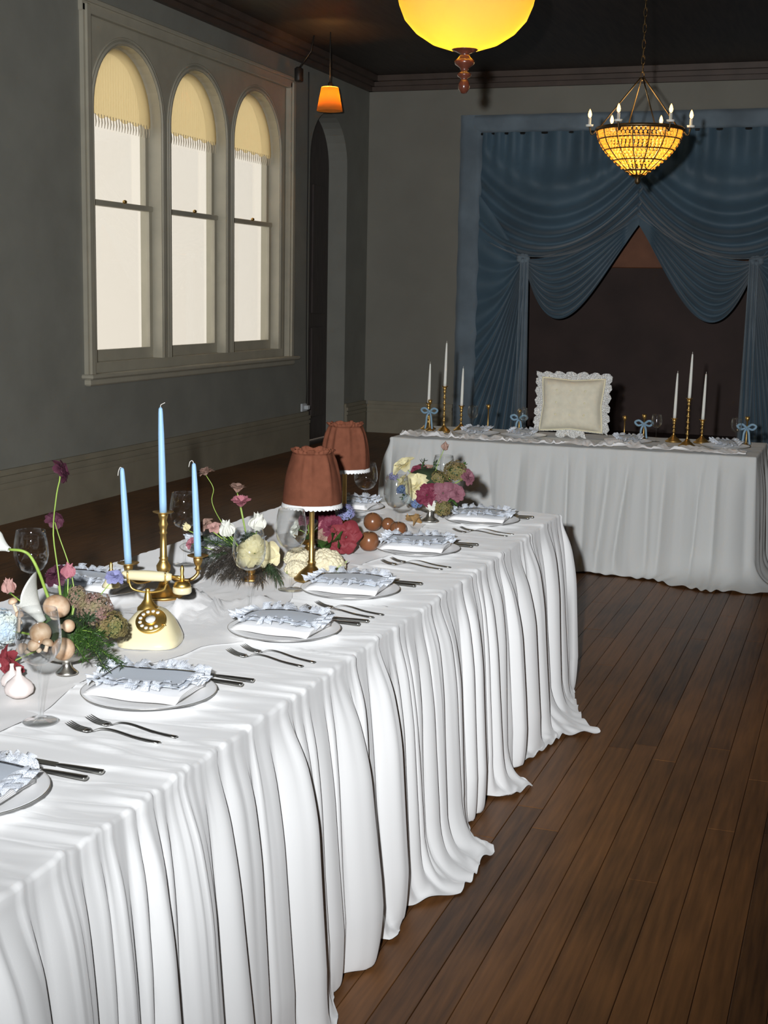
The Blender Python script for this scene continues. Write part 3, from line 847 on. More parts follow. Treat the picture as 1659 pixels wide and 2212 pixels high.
# ---- crumpled gauze
def gauze(name, label, pts, width, z, seed, hfun, n_l=260, n_w=44, parent=None):
    path = bez(pts, n_l)
    V = np.zeros(((n_l + 1), (n_w + 1), 3))
    for k, p in enumerate(path):
        t = (path[min(k + 1, n_l)] - path[max(k - 1, 0)]).normalized(); b = Vector((t.y, -t.x, 0))
        for i in range(n_w + 1):
            v = i / n_w - 0.5
            wl = width * (1 + 0.25 * math.sin(k * 0.07 + seed))
            q = p + b * (v * wl + 0.02 * math.sin(k * 0.21 + 9 * v))
            V[k, i] = (q.x, q.y, z)
    x = V[..., 0]; y = V[..., 1]
    wx = x + 0.06 * (vnoise(x * 7, y * 7, seed + 1) - .5); wy = y + 0.06 * (vnoise(x * 7 + 9, y * 7, seed + 2) - .5)
    rdg = 1 - np.abs(2 * vnoise(wx * 22 + wy * 4, wy * 7 - wx * 3, seed) - 1)
    rd2 = 1 - np.abs(2 * vnoise(wx * 48 + wy * 9, wy * 15, seed + 3) - 1)
    ed = np.minimum(np.linspace(0, 1, n_w + 1), np.linspace(1, 0, n_w + 1)) * 8
    h = hfun(x, y)
    V[..., 2] = z + 0.002 + h * (rdg ** 1.6 * 0.7 + rd2 ** 2 * 0.3) * (0.35 + 0.65 * np.clip(ed, 0, 1)[None, :])
    K, I = np.meshgrid(np.arange(n_l), np.arange(n_w), indexing='ij')
    a = (K * (n_w + 1) + I).ravel()
    F = np.stack([a, a + 1, a + n_w + 2, a + n_w + 1], 1)
    o = np_mesh(name, V.reshape(-1, 3), F, M_gauze)
    return tag(o, label, 'runner')
def blobs(lst, base):
    def f(x, y):
        h = np.full_like(x, base)
        for (cx, cy, rr, a) in lst: h = h + a * np.exp(-((x - cx) ** 2 + (y - cy) ** 2) / rr ** 2)
        return h
    return f
gauze('gauze_runner', 'crumpled white gauze runner winding along middle of long table', [(-1.74, 0.6, 0), (-1.72, 1.6, 0), (-1.74, 2.3, 0), (-1.72, 2.9, 0), (-1.66, 3.25, 0), (-1.72, 3.8, 0), (-1.70, 4.4, 0), (-1.74, 5.2, 0)],
      0.40, TZ + 0.004, 5, blobs([(-1.675, 3.25, 0.08, 0.075), (-1.66, 3.15, 0.06, 0.05), (-1.56, 3.42, 0.06, 0.03), (-1.56, 4.72, 0.05, 0.03), (-1.52, 2.18, 0.09, 0.035), (-1.62, 4.15, 0.06, 0.025), (-1.88, 3.02, .1, .05)], 0.006))
gauze('gauze_runner', 'crumpled off white gauze strip along front edge of head table', [(-2.70, 8.045, 0), (-2.2, 8.035, 0), (-1.7, 8.05, 0), (-1.2, 8.035, 0), (-0.60, 8.045, 0)],
      0.105, HZ + 0.004, 8, blobs([(-2.4, 8.1, 0.3, 0.02), (-1.3, 8.08, 0.3, 0.02)], 0.03), 180, 26)
# ================================================================== CEILING LAMPS
M_alab = mat('alabaster', (0.95, 0.80, 0.42), 0.4, var=0.12, scale=6, bump=0.02, bscale=8)
_nt = M_alab.node_tree
_t = _nt.nodes.new('ShaderNodeBsdfTranslucent'); _t.inputs[0].default_value = (1.0, 0.82, 0.26, 1)
_m = _nt.nodes.new('ShaderNodeMixShader'); _m.inputs[0].default_value = 0.75
_nt.links.new(_nt.nodes['Principled BSDF'].outputs[0], _m.inputs[1]); _nt.links.new(_t.outputs[0], _m.inputs[2])
_nt.links.new(_m.outputs[0], _nt.nodes['Material Output'].inputs['Surface'])
def point(name, loc, power, c, rad=0.03, parent=None):
    l = bpy.data.lights.new(name, 'POINT'); l.energy = power; l.color = c; l.shadow_soft_size = rad
    o = bpy.data.objects.new(name, l); col.objects.link(o); o.location = loc
    if parent is not None: o.parent = parent
    return o
WARM = (1.0, 0.72, 0.34)
def chain(mb, p0, p1, r=0.012, n=None):
    p0 = Vector(p0); p1 = Vector(p1); L = (p1 - p0).length; n = n or int(L / 0.045)
    for k in range(n):
        c = p0.lerp(p1, (k + 0.5) / n)
        rot = Matrix.Rotation(R(90 * (k % 2)), 4, 'Z')
        pts = [(r * math.cos(a), 0, 0.03 * math.sin(a)) for a in [2 * math.pi * i / 8 for i in range(9)]]
        mb.tube(pts, 0.003, 4, Matrix.Translation(c) @ rot)

# alabaster bowl pendant
t = thing('bowl_pendant_lamp', 'large glowing amber alabaster bowl lamp hanging from dark ceiling', 'pendant lamp', (-1.76, 6.0, 2.70))
prof = [(0.0, 0.0), (0.07, 0.004), (0.15, 0.03), (0.22, 0.075), (0.27, 0.13), (0.295, 0.19), (0.305, 0.235), (0.30, 0.245), (0.288, 0.235), (0.262, 0.14), (0.21, 0.085), (0.145, 0.042), (0.07, 0.016), (0.0, 0.012)]
MB().lathe(prof, 48).build('bowl', M_alab, t)
fin = [(0.0, -0.185), (0.012, -0.182), (0.024, -0.165), (0.026, -0.145), (0.018, -0.128), (0.014, -0.12), (0.03, -0.11), (0.032, -0.10), (0.016, -0.09), (0.02, -0.075), (0.042, -0.06), (0.045, -0.045), (0.028, -0.03), (0.02, -0.015), (0.055, 0.0), (0.06, 0.004), (0.0, 0.008)]
M_finial = mat('mahogany_finial', (0.12, 0.035, 0.02), 0.25, coat=0.4)
MB().lathe(fin, 20).build('finial', M_finial, t)
for k in range(3):
    a = 2 * math.pi * k / 3 + 0.4
    mb = MB(); chain(mb, (0.295 * math.cos(a), 0.295 * math.sin(a), 0.235), (0, 0, 0.80))
    mb.build('chain', M_iron, t)
    MB().ball((0.09 * math.cos(a), 0.09 * math.sin(a), 0.20), 0.02, 10, 8).build('bulb', emit_mat('amber_bulb_%d' % k, (1, 0.6, 0.2), 3.0), t)
    point('bowl_lamp_light', (0.09 * math.cos(a), 0.09 * math.sin(a), 0.15), 3.6, WARM, 0.03, t)
mb = MB(); mb.tube([(0, 0, 0.80), (0, 0, ZC - 2.70 - 0.02)], 0.010, 8); mb.build('rod', M_iron, t)
MB().lathe([(0.0, ZC - 2.70 - 0.06), (0.05, ZC - 2.70 - 0.045), (0.065, ZC - 2.70 - 0.002), (0.0, ZC - 2.70)], 20).build('ceiling_rose', M_iron, t)

# bead basket chandelier
cb = Vector((-1.36, 8.40, 2.36))
t = thing('bead_chandelier', 'crystal bead basket chandelier with candle bulbs hanging above head table', 'chandelier', cb)
RB, HB = 0.255, 0.27
def bowl_r(q): return RB * math.sin(math.pi / 2 * (0.06 + 0.94 * q)) ** 0.9
M_bead = bpy.data.materials.new('amber_crystal'); M_bead.use_nodes = True
_b = M_bead.node_tree.nodes['Principled BSDF']
_b.inputs['Base Color'].default_value = (1.0, 0.80, 0.30, 1); _b.inputs['Roughness'].default_value = 0.12
_t = M_bead.node_tree.nodes.new('ShaderNodeBsdfTranslucent'); _t.inputs[0].default_value = (1.0, 0.72, 0.18, 1)
_m = M_bead.node_tree.nodes.new('ShaderNodeMixShader'); _m.inputs[0].default_value = 0.7
M_bead.node_tree.links.new(_b.outputs[0], _m.inputs[1]); M_bead.node_tree.links.new(_t.outputs[0], _m.inputs[2])
M_bead.node_tree.links.new(_m.outputs[0], M_bead.node_tree.nodes['Material Output'].inputs['Surface'])
bead = MB()
for j in range(15):
    q = 0.05 + 0.95 * j / 14; rr = bowl_r(q) - 0.006; n = max(6, int(2 * math.pi * rr / 0.026))
    for i in range(n):
        a = 2 * math.pi * (i + 0.5 * (j % 2)) / n
        bead.ball((rr * math.cos(a), rr * math.sin(a), HB * q), 0.0098, 6, 4)
o = bead.build('bead_strings', M_bead, t); o['kind'] = 'stuff'
for q, th in ((1.0, 0.012), (0.78, 0.004), (0.55, 0.004), (0.33, 0.004), (0.12, 0.006)):
    rr = bowl_r(q)
    MB().tube([(rr * math.cos(2 * math.pi * k / 40), rr * math.sin(2 * math.pi * k / 40), HB * q) for k in range(41)], th, 6).build('hoop', M_iron, t)
for k in range(16):
    a = 2 * math.pi * k / 16
    MB().tube([(bowl_r(q) * 1.01 * math.cos(a), bowl_r(q) * 1.01 * math.sin(a), HB * q) for q in [j / 10 for j in range(11)]], 0.0035, 5).build('rib', M_iron, t)
MB().lathe([(0, -0.05), (0.012, -0.045), (0.018, -0.03), (0.01, -0.015), (0.03, 0.0), (0.035, 0.012), (0, 0.02)], 14).build('finial', M_iron, t)
M_flame = emit_mat('candle_bulb', (1.0, 0.52, 0.16), 5.0)
for k in range(6):
    a = 2 * math.pi * k / 6 + 0.25
    x, y = 0.30 * math.cos(a), 0.30 * math.sin(a)
    arm = MB().tube(bez([(bowl_r(1) * math.cos(a), bowl_r(1) * math.sin(a), HB), (0.285 * math.cos(a), 0.285 * math.sin(a), HB - 0.03), (x, y, HB + 0.02)], 8), 0.006, 6)
    am = arm.build('candle_arm', M_iron, t)
    MB().lathe([(0, 0), (0.022, 0.0), (0.024, 0.012), (0.009, 0.014), (0.009, 0.05), (0, 0.05)], 12, Matrix.Translation((x, y, HB + 0.015))).build('candle_sleeve', M_candlew, am)
    MB().lathe([(0, 0), (0.009, 0.008), (0.012, 0.022), (0.007, 0.042), (0, 0.055)], 10, Matrix.Translation((x, y, HB + 0.064))).build('flame_bulb', M_flame, am)
for k in range(4):
    a = 2 * math.pi * k / 4 + 0.5
    MB().tube([(bowl_r(1) * math.cos(a), bowl_r(1) * math.sin(a), HB), (0.01 * math.cos(a), 0.01 * math.sin(a), HB + 0.30)], 0.0045, 6).build('hanger_rod', M_iron, t)
mb = MB(); chain(mb, (0, 0, HB + 0.29), (0, 0, ZC - cb.z - 0.03), 0.010); mb.build('chain', M_iron, t)
MB().lathe([(0.0, ZC - cb.z - 0.05), (0.05, ZC - cb.z - 0.04), (0.06, ZC - cb.z - 0.002), (0.0, ZC - cb.z)], 20).build('ceiling_rose', M_iron, t)
point('chandelier_light', (0, 0, 0.17), 9.0, WARM, 0.07, t)
point('chandelier_light', (0, 0, 0.46), 5.0, WARM, 0.10, t)

# small shaded pendant near the arched doorway
pp = P(712, 235, 12.5)
t = thing('shaded_pendant_lamp', 'small orange glowing shade hanging beside the arched doorway', 'pendant lamp', (pp.x, pp.y, pp.z))
MB().lathe([(0.075, 0.20), (0.082, 0.195), (0.125, -0.02), (0.122, -0.02), (0.079, 0.19)], 24).build('shade', mat('orange_shade', (0.95, 0.55, 0.16), 0.8, trans=0.8), t)
MB().ball((0, 0, 0.08), 0.035, 10, 8).build('bulb', emit_mat('pendant_bulb', (1, 0.55, 0.16), 5.0), t)
MB().lathe([(0, 0.18), (0.02, 0.18), (0.02, 0.24), (0, 0.25)], 10).build('lamp_holder', M_black, t)
MB().tube([(0, 0, 0.24), (0, 0, ZC - pp.z)], 0.006, 6).build('cord', M_cord, t)
point('pendant_light', (0, 0, 0.10), 18.0, (1.0, 0.5, 0.15), 0.04, t)

# black spotlight on a rod, and the cord running down the wall to the socket
hp = P(645, 162, 12.6)
t = thing('ceiling_spotlight', 'small black cylinder spotlight on slanted rod near window frame', 'spotlight', (hp.x, hp.y, hp.z))
MB().lathe([(0, -0.06), (0.035, -0.06), (0.04, -0.05), (0.04, 0.06), (0.02, 0.075), (0, 0.078)], 16).build('body', M_black, t)
rt = Vector((0.16, 0.02, ZC - hp.z - 0.16 + 0.01))
MB().tube([(0, 0, 0.06), (0.12, 0.02, 0.22), (0.15, 0.02, ZC - hp.z)], 0.007, 6).build('rod', M_black, t)
mb = MB().tube(bez([(XW + 0.012, 13.33, 3.86), (XW + 0.010, 13.34, 3.0), (XW + 0.012, 13.33, 2.0), (XW + 0.010, 13.345, 1.0), (XW + 0.02, 13.34, 0.62), (XW + 0.055, 13.25, 0.47)], 40), 0.006, 6)
tag(mb.build('lamp_cable', M_cord), 'thin dark cable running down wall between window and arched doorway', 'cable')
t = thing('wall_socket', 'small white plug socket on skirting near the arched doorway', 'socket', (XW + 0.05, 13.22, 0.43))
MB().box((-0.012, 0, 0), (0.02, 0.12, 0.085), ch=0.004).build('faceplate', M_socket, t, False)
MB().box((0.02, 0.02, 0), (0.045, 0.05, 0.045), ch=0.006).build('plug', M_socket, t, False)

# ================================================================== TABLEWARE
ZT = TZ + 0.010          # resting height on the wrinkled cloth
def scaled_lathe(prof, n, parent, name, mt, M=None):
    return MB().lathe(prof, n, M).build(name, mt, parent)

# wine glass (one pattern)
def wine_glass(loc, label, h=0.232, w=0.046, group='wine glasses on the long table'):
    t = thing('wine_glass', label, 'wine glass', loc, group)
    k = h / 0.232; q = w / 0.046
    def L(p): return [(r * q if z > 0.115 else r * k, z * k) for r, z in p]
    outer = [(0.004, 0.118), (0.014, 0.119), (0.030, 0.128), (0.041, 0.145), (0.046, 0.165), (0.0455, 0.185), (0.042, 0.21), (0.0375, 0.232)]
    inner = [(0.0365, 0.232), (0.0408, 0.21), (0.0443, 0.185), (0.0447, 0.165), (0.0398, 0.146), (0.029, 0.1295), (0.013, 0.121), (0.0, 0.1205)]
    MB().lathe(L(outer + inner), 32).build('bowl', M_glass, t)
    MB().lathe(L([(0.0048, 0.006), (0.0036, 0.02), (0.0033, 0.06), (0.0036, 0.10), (0.0055, 0.117), (0.0, 0.118)]), 12).build('stem', M_glass, t)
    MB().lathe(L([(0.0, 0.0), (0.036, 0.0), (0.037, 0.0015), (0.030, 0.003), (0.012, 0.0045), (0.0045, 0.008), (0.0, 0.009)]), 28).build('foot', M_glass, t)
    return t
gl = [((-1.518, 2.262), 'clear wine glass in front of mushrooms and burgundy tulip', .232),
      ((-1.535, 3.290), 'clear wine glass in front of the yellow white peony and dark plumes', .232),
      ((-1.545, 3.600), 'clear wine glass in front of brass lamp stem and cauliflower', .240),
      ((-1.520, 4.480), 'clear wine glass in front of blue florets beside yellow roses', .236),
      ((-1.790, 4.900), 'clear wine glass below the far rust lampshade', .215),
      ((-1.575, 5.230), 'clear wine glass behind the rust carnation, far end of table', .225),
      ((-1.990, 3.780), 'clear wine glass behind the right blue candle', .232),
      ((-2.030, 3.000), 'clear wine glass behind the calla lily stem', .232)]
for (xy, lb, h) in gl: wine_glass((xy[0], xy[1], ZT + (0.004 if xy[0] > -1.6 else 0.008)), lb, h)

# plate + napkins + cutlery (prototypes copied)
def make_plate():
    t = thing('dinner_plate', 'white plate', 'plate', (0, 0, 0), 'plates laid on the long table')
    MB().lathe([(0, 0.002), (0.07, 0.0), (0.085, 0.0), (0.10, 0.007), (0.140, 0.016), (0.1455, 0.018), (0.1455, 0.0195), (0.140, 0.0195), (0.10, 0.011), (0.085, 0.005), (0, 0.005)], 48).build('plate_body', M_porc, t)
    MB().lathe([(0.1455, 0.0182), (0.1462, 0.0188), (0.1456, 0.0198), (0.1448, 0.0197)], 48).build('silver_rim', M_silver, t)
    return t
def fold_stack():
    t = thing('folded_napkin', 'white napkin', 'napkin', (0, 0, 0), 'white napkins on the plates')
    for k in range(4):
        w = 0.215 - 0.004 * k; d = 0.150 - 0.005 * k
        def fn(u, v, k=k, w=w, d=d):
            x = (u - 0.5) * w; y = (v - 0.5) * d
            return (x + 0.003 * k, y, 0.0245 + 0.0030 * k - 0.012 * (2 * abs(u - 0.5)) ** 4 * 0 - 0.011 * (2 * abs(v - .5)) ** 3 * 0.5 + 0.0015 * math.sin(9 * u + 4 * v + k))
        MB().grid(fn, 16, 10).build('napkin_fold', M_napw, t, True, solid=0.0030)
    return t
def lace_napkin(seed):
    rg = random.Random(seed)
    t = thing('lace_napkin', 'pale blue napkin', 'napkin', (0, 0, 0), 'lace napkins on the long table')
    W, D = 0.20, 0.115
    ph = rg.uniform(0, 6)
    def zz(x, y): return 0.0375 + 0.004 * math.cos(x * 14) + 0.003 * math.sin(x * 22 + ph) + 0.002 * math.sin(y * 40 + ph)
    MB().grid(lambda u, v: ((u - .5) * W, (v - .5) * D, zz((u - .5) * W, (v - .5) * D)), 24, 14).build('panel', M_napb, t, True, solid=0.0016)
    per = 2 * (W + D)
    def ring(s):
        s = s % per
        if s < W: return (-W / 2 + s, -D / 2, 0, -1)
        s -= W
        if s < D: return (W / 2, -D / 2 + s, 1, 0)
        s -= D
        if s < W: return (W / 2 - s, D / 2, 0, 1)
        s -= W
        return (-W / 2, D / 2 - s, -1, 0)
    N = 220
    def ruf(u, v):
        s = u * per
        a = [ring(s + dd) for dd in (-0.018, -0.006, 0.006, 0.018)]
        nx = sum(q[2] for q in a) / 4; ny = sum(q[3] for q in a) / 4
        x, y, _, _ = ring(s)
        wv = math.sin(2 * math.pi * u * 18 + 1.3 * math.sin(u * 31 + ph))
        w2 = math.sin(2 * math.pi * u * 53 + ph)
        ln = 0.036 + 0.003 * abs(math.sin(math.pi * u * 70)) + 0.006 * math.sin(u * 19 + ph)
        lift = 0.005 * math.sin(u * 25 + ph) * v
        # ruffle curls up and inward over the panel on the long sides
        out = ln * v * (0.72 + 0.22 * wv * v)
        return (x + nx * out - ny * 0.006 * w2 * v, y + ny * out + nx * 0.006 * w2 * v, zz(x, y) + 0.003 + v * (0.009 * (1 - v * 0.8)) + 0.009 * wv * v + lift + 0.002 * w2 * v)
    MB().grid(ruf, N, 6, None, True).build('lace_ruffle', M_laceb, t, True)
    def ruf2(u, v):
        p = ruf(u + 0.021, v * 0.8); return (p[0] * 0.93, p[1] * 0.88, p[2] + 0.005)
    MB().grid(ruf2, N, 5, None, True).build('lace_ruffle', M_laceb, t, True)
    return t
def make_fork(L=0.205):
    t = thing('dinner_fork', 'fork', 'fork', (0, 0, 0), 'forks on the long table')
    # lies along +X (handle) with the tines toward -X
    pts = bez([(-0.035, 0, 0.004), (-0.02, 0, 0.004), (0.0, 0, 0.012), (0.03, 0, 0.013), (0.08, 0, 0.006), (0.135, 0, 0.003)], 22)
    rad = [0.0115 if k < 2 else max(0.0028, 0.011 - 0.0042 * (k - 2)) if k < 6 else 0.0028 + 0.0042 * ((k - 6) / 16) ** 1.4 for k in range(23)]
    MB().tube(pts, rad, 8, None, 0.22, (0, 0, 1)).build('handle', M_steel, t)
    for k in range(4):
        y = (k - 1.5) * 0.0062
        MB().tube(bez([(-0.030, y, 0.004), (-0.055, y, 0.006), (-0.078, y * 1.02, 0.014)], 6), [0.0021, 0.002, 0.0019, 0.0018, 0.0017, 0.0014, 0.0008], 6, None, 0.6, (0, 0, 1)).build('tine', M_steel, t)
    return t
def make_knife(L=0.235):
    t = thing('table_knife', 'knife', 'knife', (0, 0, 0), 'knives on the long table')
    MB().tube(bez([(0.0, 0, 0.005), (0.03, 0, 0.005), (0.09, 0, 0.005), (0.10, 0, 0.005)], 14), [0.004, 0.005, 0.0055, 0.006, 0.0062, 0.0066, 0.007, 0.0074, 0.0078, 0.008, 0.0082, 0.0082, 0.0075, 0.006, 0.002], 8, None, 0.55, (0, 0, 1)).build('handle', M_steel, t)
    MB().add([(0, -.006, .0035), (0, .007, .004), (-.10, .009, .004), (-.125, .006, .004), (-.135, -.002, .004), (-.12, -.006, .0035),
              (0, -.006, .005), (0, .007, .0065), (-.10, .009, .0065), (-.125, .006, .006), (-.135, -.002, .0055), (-.12, -.006, .0045)],
             [(5, 4, 3, 2, 1, 0), (6, 7, 8, 9, 10, 11)] + [(k, (k + 1) % 6, 6 + (k + 1) % 6, 6 + k) for k in range(6)]).build('blade', M_steel, t, False)
    return t
def place(proto, used, loc, rz, label):
    o = proto if proto.name not in used else copy_tree(proto)
    used.add(proto.name)
    o.location = loc; o.rotation_euler = (0, 0, rz); o['label'] = label
    return o
used = set()
pl, fn_, kn, fk = make_plate(), fold_stack(), make_knife(), make_fork()
laces = [lace_napkin(k) for k in (1, 2, 3)]
setts = [(-1.405, 1.86, 'cut by picture edge nearest the flash', 'the knives at the near end of table'),
         (-1.402, 2.50, '', 'the wine glass and mushrooms'),
         (-1.358, 3.125, '', 'the telephone and crumpled gauze'),
         (-1.372, 3.64, '', 'the brass lamp base and cauliflower'),
         (-1.392, 4.34, '', 'the round brown fruits'),
         (-1.352, 5.02, '', 'the yellow rose arrangement')]
wherelab = ['at the near end before the mushroom arrangement', 'beside the mushroom arrangement', 'between telephone and cauliflower', 'beside the lit brass lamp and cauliflower', 'beside the round brown fruits', 'at the far end beside the yellow roses']
for k, (x, y, _, _) in enumerate(setts):
    w = wherelab[k]
    rz = R([3, 2, -3, 2, 4, 1][k])
    place(pl, used, (x, y, ZT), 0, 'white plate with thin silver rim, ' + w)
    place(fn_, used, (x - 0.005, y - 0.01, ZT), rz, 'folded white napkin lying on the plate ' + w)
    place(laces[k % 3], used, (x - 0.005, y + 0.005, ZT + 0.004), rz + R(2 * (k % 3) - 2), 'pale blue lace edged napkin on plate ' + w)
    fy = y - 0.245
    place(fk, used, (x + 0.035, fy - 0.012, ZT + 0.002), R([-3, -4, -10, -6, -5, -4][k]), 'larger of two steel forks ' + w)
    place(fk, used, (x + 0.050, fy + 0.035, ZT + 0.002), R([-5, -6, -12, -9, -7, -5][k]), 'second steel fork nearest the plate ' + w)
    place(kn, used, (x + 0.062, y + 0.19, ZT + 0.002), R([-2, -3, 0, -2, 0, -2][k]), 'steel knife farther from the plate ' + w)
    place(kn, used, (x + 0.052, y + 0.155, ZT + 0.002), R([-4, -5, -3, -3, -2, -3][k]), 'steel knife right beside the plate ' + w)
# settings along the far long side
far = [(2.62, 'behind the mushroom arrangement'), (3.35, 'behind the brass candelabra'), (4.05, 'behind the burgundy flowers'), (5.08, 'beyond the far rust lampshade')]
for k, (y, w) in enumerate(far):
    x = -1.985 if k < 3 else -1.90
    if k == 3: x = -1.93
    if k == 1: x = -2.055
    place(pl, used, (x, y, ZT + 0.002), 0, 'white plate on the window side of table, ' + w)
    place(fn_, used, (x, y, ZT + 0.002), R(180), 'folded white napkin on the window side plate ' + w)
    place(laces[k % 3], used, (x, y, ZT + 0.008), R(180 + 3 * k), 'lace edged napkin on the window side plate ' + w)

# ================================================================== CANDELABRA AND CANDLES
cdl = Vector((-1.835, 3.36, ZT + 0.004))
t = thing('candelabra', 'brass three branch candelabra with drip pans behind cream telephone', 'candelabra', cdl)
MB().lathe([(0, 0), (0.052, 0), (0.054, 0.006), (0.046, 0.011), (0.030, 0.016), (0.018, 0.028), (0.012, 0.045), (0.0, 0.046)], 28).build('base', M_brass, t)
MB().lathe([(0.010, 0.04), (0.009, 0.06), (0.013, 0.066), (0.0195, 0.080), (0.0205, 0.092), (0.013, 0.104), (0.011, 0.110), (0.0135, 0.114), (0.0105, 0.118), (0.0092, 0.165), (0.0085, 0.182), (0.0115, 0.186), (0.0088, 0.192), (0.011, 0.204), (0.0135, 0.211), (0.0095, 0.222), (0.013, 0.234), (0.015, 0.242), (0.0, 0.243)], 24).build('column', M_brass, t)
arms = [(-0.082, -0.055, 0.098), (0.078, 0.06, 0.112)]
for (ax, ay, az) in arms:
    am = MB().tube(bez([(0.0, 0, 0.075), (ax * 0.35, ay * 0.35, 0.052), (ax * 0.75, ay * 0.75, 0.046), (ax * 0.98, ay * 0.98, 0.062), (ax, ay, az - 0.035)], 20), 0.0055, 8).build('arm', M_brass, t)
    MB().lathe([(0.005, -0.04), (0.010, -0.034), (0.006, -0.028), (0.011, -0.018), (0.0135, -0.008), (0.013, 0.0), (0, 0.0)], 18, Matrix.Translation((ax, ay, az))).build('candle_cup', M_brass, am)
    MB().lathe([(0.0, 0.0), (0.018, 0.0), (0.030, 0.004), (0.031, 0.0055), (0.018, 0.0025), (0, 0.0025)], 26, Matrix.Translation((ax, ay, az))).build('drip_pan', M_brass, am)
MB().lathe([(0.0, 0.242), (0.018, 0.242), (0.029, 0.246), (0.030, 0.2475), (0.018, 0.2445), (0, 0.2445)], 26).build('drip_pan', M_brass, t)
def taper(loc, h, lean, label, mt, group, r0=0.0105, r1=0.0065, wick='curl', cat='candle'):
    c = thing('taper_candle', label, cat, loc, group)
    q = Matrix.Rotation(lean[0], 4, 'X') @ Matrix.Rotation(lean[1], 4, 'Y')
    MB().lathe([(0, 0), (r0, 0), (r0, h * 0.1), (r0 * 0.96, h * 0.4), ((r0 + r1) / 2, h * 0.75), (r1, h * 0.95), (r1 * 0.85, h * 0.985), (r1 * 0.4, h), (0, h)], 18, q).build('wax', mt, c)
    if wick == 'curl': pts = [(0, 0, h * 0.99), (0.001, 0, h + 0.006), (0.008, 0, h + 0.010), (0.014, 0.001, h + 0.013)]
    elif wick == 'hook': pts = [(0, 0, h * 0.99), (-0.004, 0, h + 0.006), (-0.012, 0, h + 0.003), (-0.017, 0.001, h - 0.012)]
    elif wick == 'down': pts = [(0, 0, h * 0.995), (-0.004, -0.003, h + 0.001), (-0.0085, -0.006, h - 0.010), (-0.0105, -0.007, h - 0.022)]
    else: pts = [(0, 0, h * 0.99), (0, 0, h + 0.012)]
    MB().tube(bez(pts, 10), 0.0011, 5, q).build('wick', M_wick, c)
    return c
taper(cdl + Vector((arms[0][0], arms[0][1], arms[0][2] + 0.003)), 0.272, (0, R(-3.5)), 'pale blue taper candle with wick folded down its side', M_candle, 'blue candles in the candelabra', wick='down')
taper(cdl + Vector((0, 0, 0.245)), 0.297, (0, R(-1.2)), 'tallest pale blue taper candle in the middle of brass candelabra', M_candle, 'blue candles in the candelabra', wick='curl')
taper(cdl + Vector((arms[1][0], arms[1][1], arms[1][2] + 0.003)), 0.268, (0, R(-2.6)), 'pale blue taper candle with a long hooked white wick', M_candle, 'blue candles in the candelabra', wick='hook')

# ================================================================== TELEPHONE
ph = Vector((-1.625, 2.905, ZT + 0.002))
t = thing('rotary_telephone', 'cream and gold vintage rotary telephone base on white cloth', 'telephone', ph, rz=R(14))
def body(u, v):
    a = 2 * math.pi * u
    # rounded-rectangular dome: wide foot, sloping front, narrow top set back
    prof = [(1.0, 0.0), (1.02, 0.008), (1.0, 0.016), (0.94, 0.026), (0.84, 0.04), (0.72, 0.055), (0.58, 0.068), (0.44, 0.078), (0.30, 0.083), (0.0, 0.085)]
    k = v * (len(prof) - 1); i = min(int(k), len(prof) - 2); f = k - i
    s = prof[i][0] * (1 - f) + prof[i + 1][0] * f; z = prof[i][1] * (1 - f) + prof[i + 1][1] * f
    ca, sa = math.cos(a), math.sin(a)
    e = 0.62
    x = 0.076 * math.copysign(abs(ca) ** e, ca) * s; y = 0.072 * math.copysign(abs(sa) ** e, sa) * s + 0.022 * (z / 0.085)
    return (x, y, z)
MB().grid(body, 48, 27, None, True).build('body', M_cream, t)
dM = Matrix.Translation((0.012, -0.033, 0.060)) @ Matrix.Rotation(R(38), 4, 'X')
dial = MB().lathe([(0, 0.0), (0.036, 0.0), (0.038, 0.003), (0.038, 0.008), (0.035, 0.010), (0.0, 0.010)], 36, dM).build('dial', M_gold, t)
MB().lathe([(0, 0.010), (0.012, 0.010), (0.0125, 0.0125), (0, 0.0135)], 24, dM).build('dial_centre', M_white, dial)
MB().lathe([(0.0125, 0.010), (0.0155, 0.010), (0.0155, 0.013), (0.0125, 0.0132)], 24, dM).build('centre_ring', M_gold, dial)
for k in range(10):
    a = R(60 + 28 * k)
    MB().lathe([(0, 0.0102), (0.0046, 0.0102), (0.0046, 0.0112), (0, 0.0112)], 12, dM @ Matrix.Translation((0.0265 * math.cos(a), 0.0265 * math.sin(a), 0))).build('finger_hole', M_white, dial)
MB().tube([dM @ Vector((0.030, -0.012, 0.012)), dM @ Vector((0.041, -0.016, 0.012))], 0.0015, 6).build('finger_stop', M_gold, dial)
nz0 = 0.080
MB().lathe([(0.027, nz0 - 0.004), (0.026, nz0 + 0.004), (0.018, nz0 + 0.012), (0.010, nz0 + 0.024), (0.008, nz0 + 0.036), (0.0055, nz0 + 0.046), (0.007, nz0 + 0.050), (0.0, nz0 + 0.054)], 20, Matrix.Translation((-0.012, 0.024, 0))).build('neck', M_gold, t)
cr = MB().tube(bez([(-0.060, 0.024, nz0 + 0.082), (-0.058, 0.024, nz0 + 0.062), (-0.048, 0.024, nz0 + 0.048), (-0.012, 0.024, nz0 + 0.042), (0.024, 0.024, nz0 + 0.048), (0.034, 0.024, nz0 + 0.062), (0.036, 0.024, nz0 + 0.082)], 28), 0.0028, 8).build('cradle', M_gold, t)
for sx in (-0.060, 0.036):
    for sy in (-0.012, 0.012):
        MB().tube(bez([(sx, 0.024, nz0 + 0.064), (sx, 0.024 + sy, nz0 + 0.070), (sx, 0.024 + sy * 1.1, nz0 + 0.096)], 8), 0.0022, 6).build('cradle_prong', M_gold, cr)
hs = thing('telephone_handset', 'cream telephone handset with gold fittings resting on its cradle', 'handset', ph + Vector((0, 0, 0)), rz=R(14))
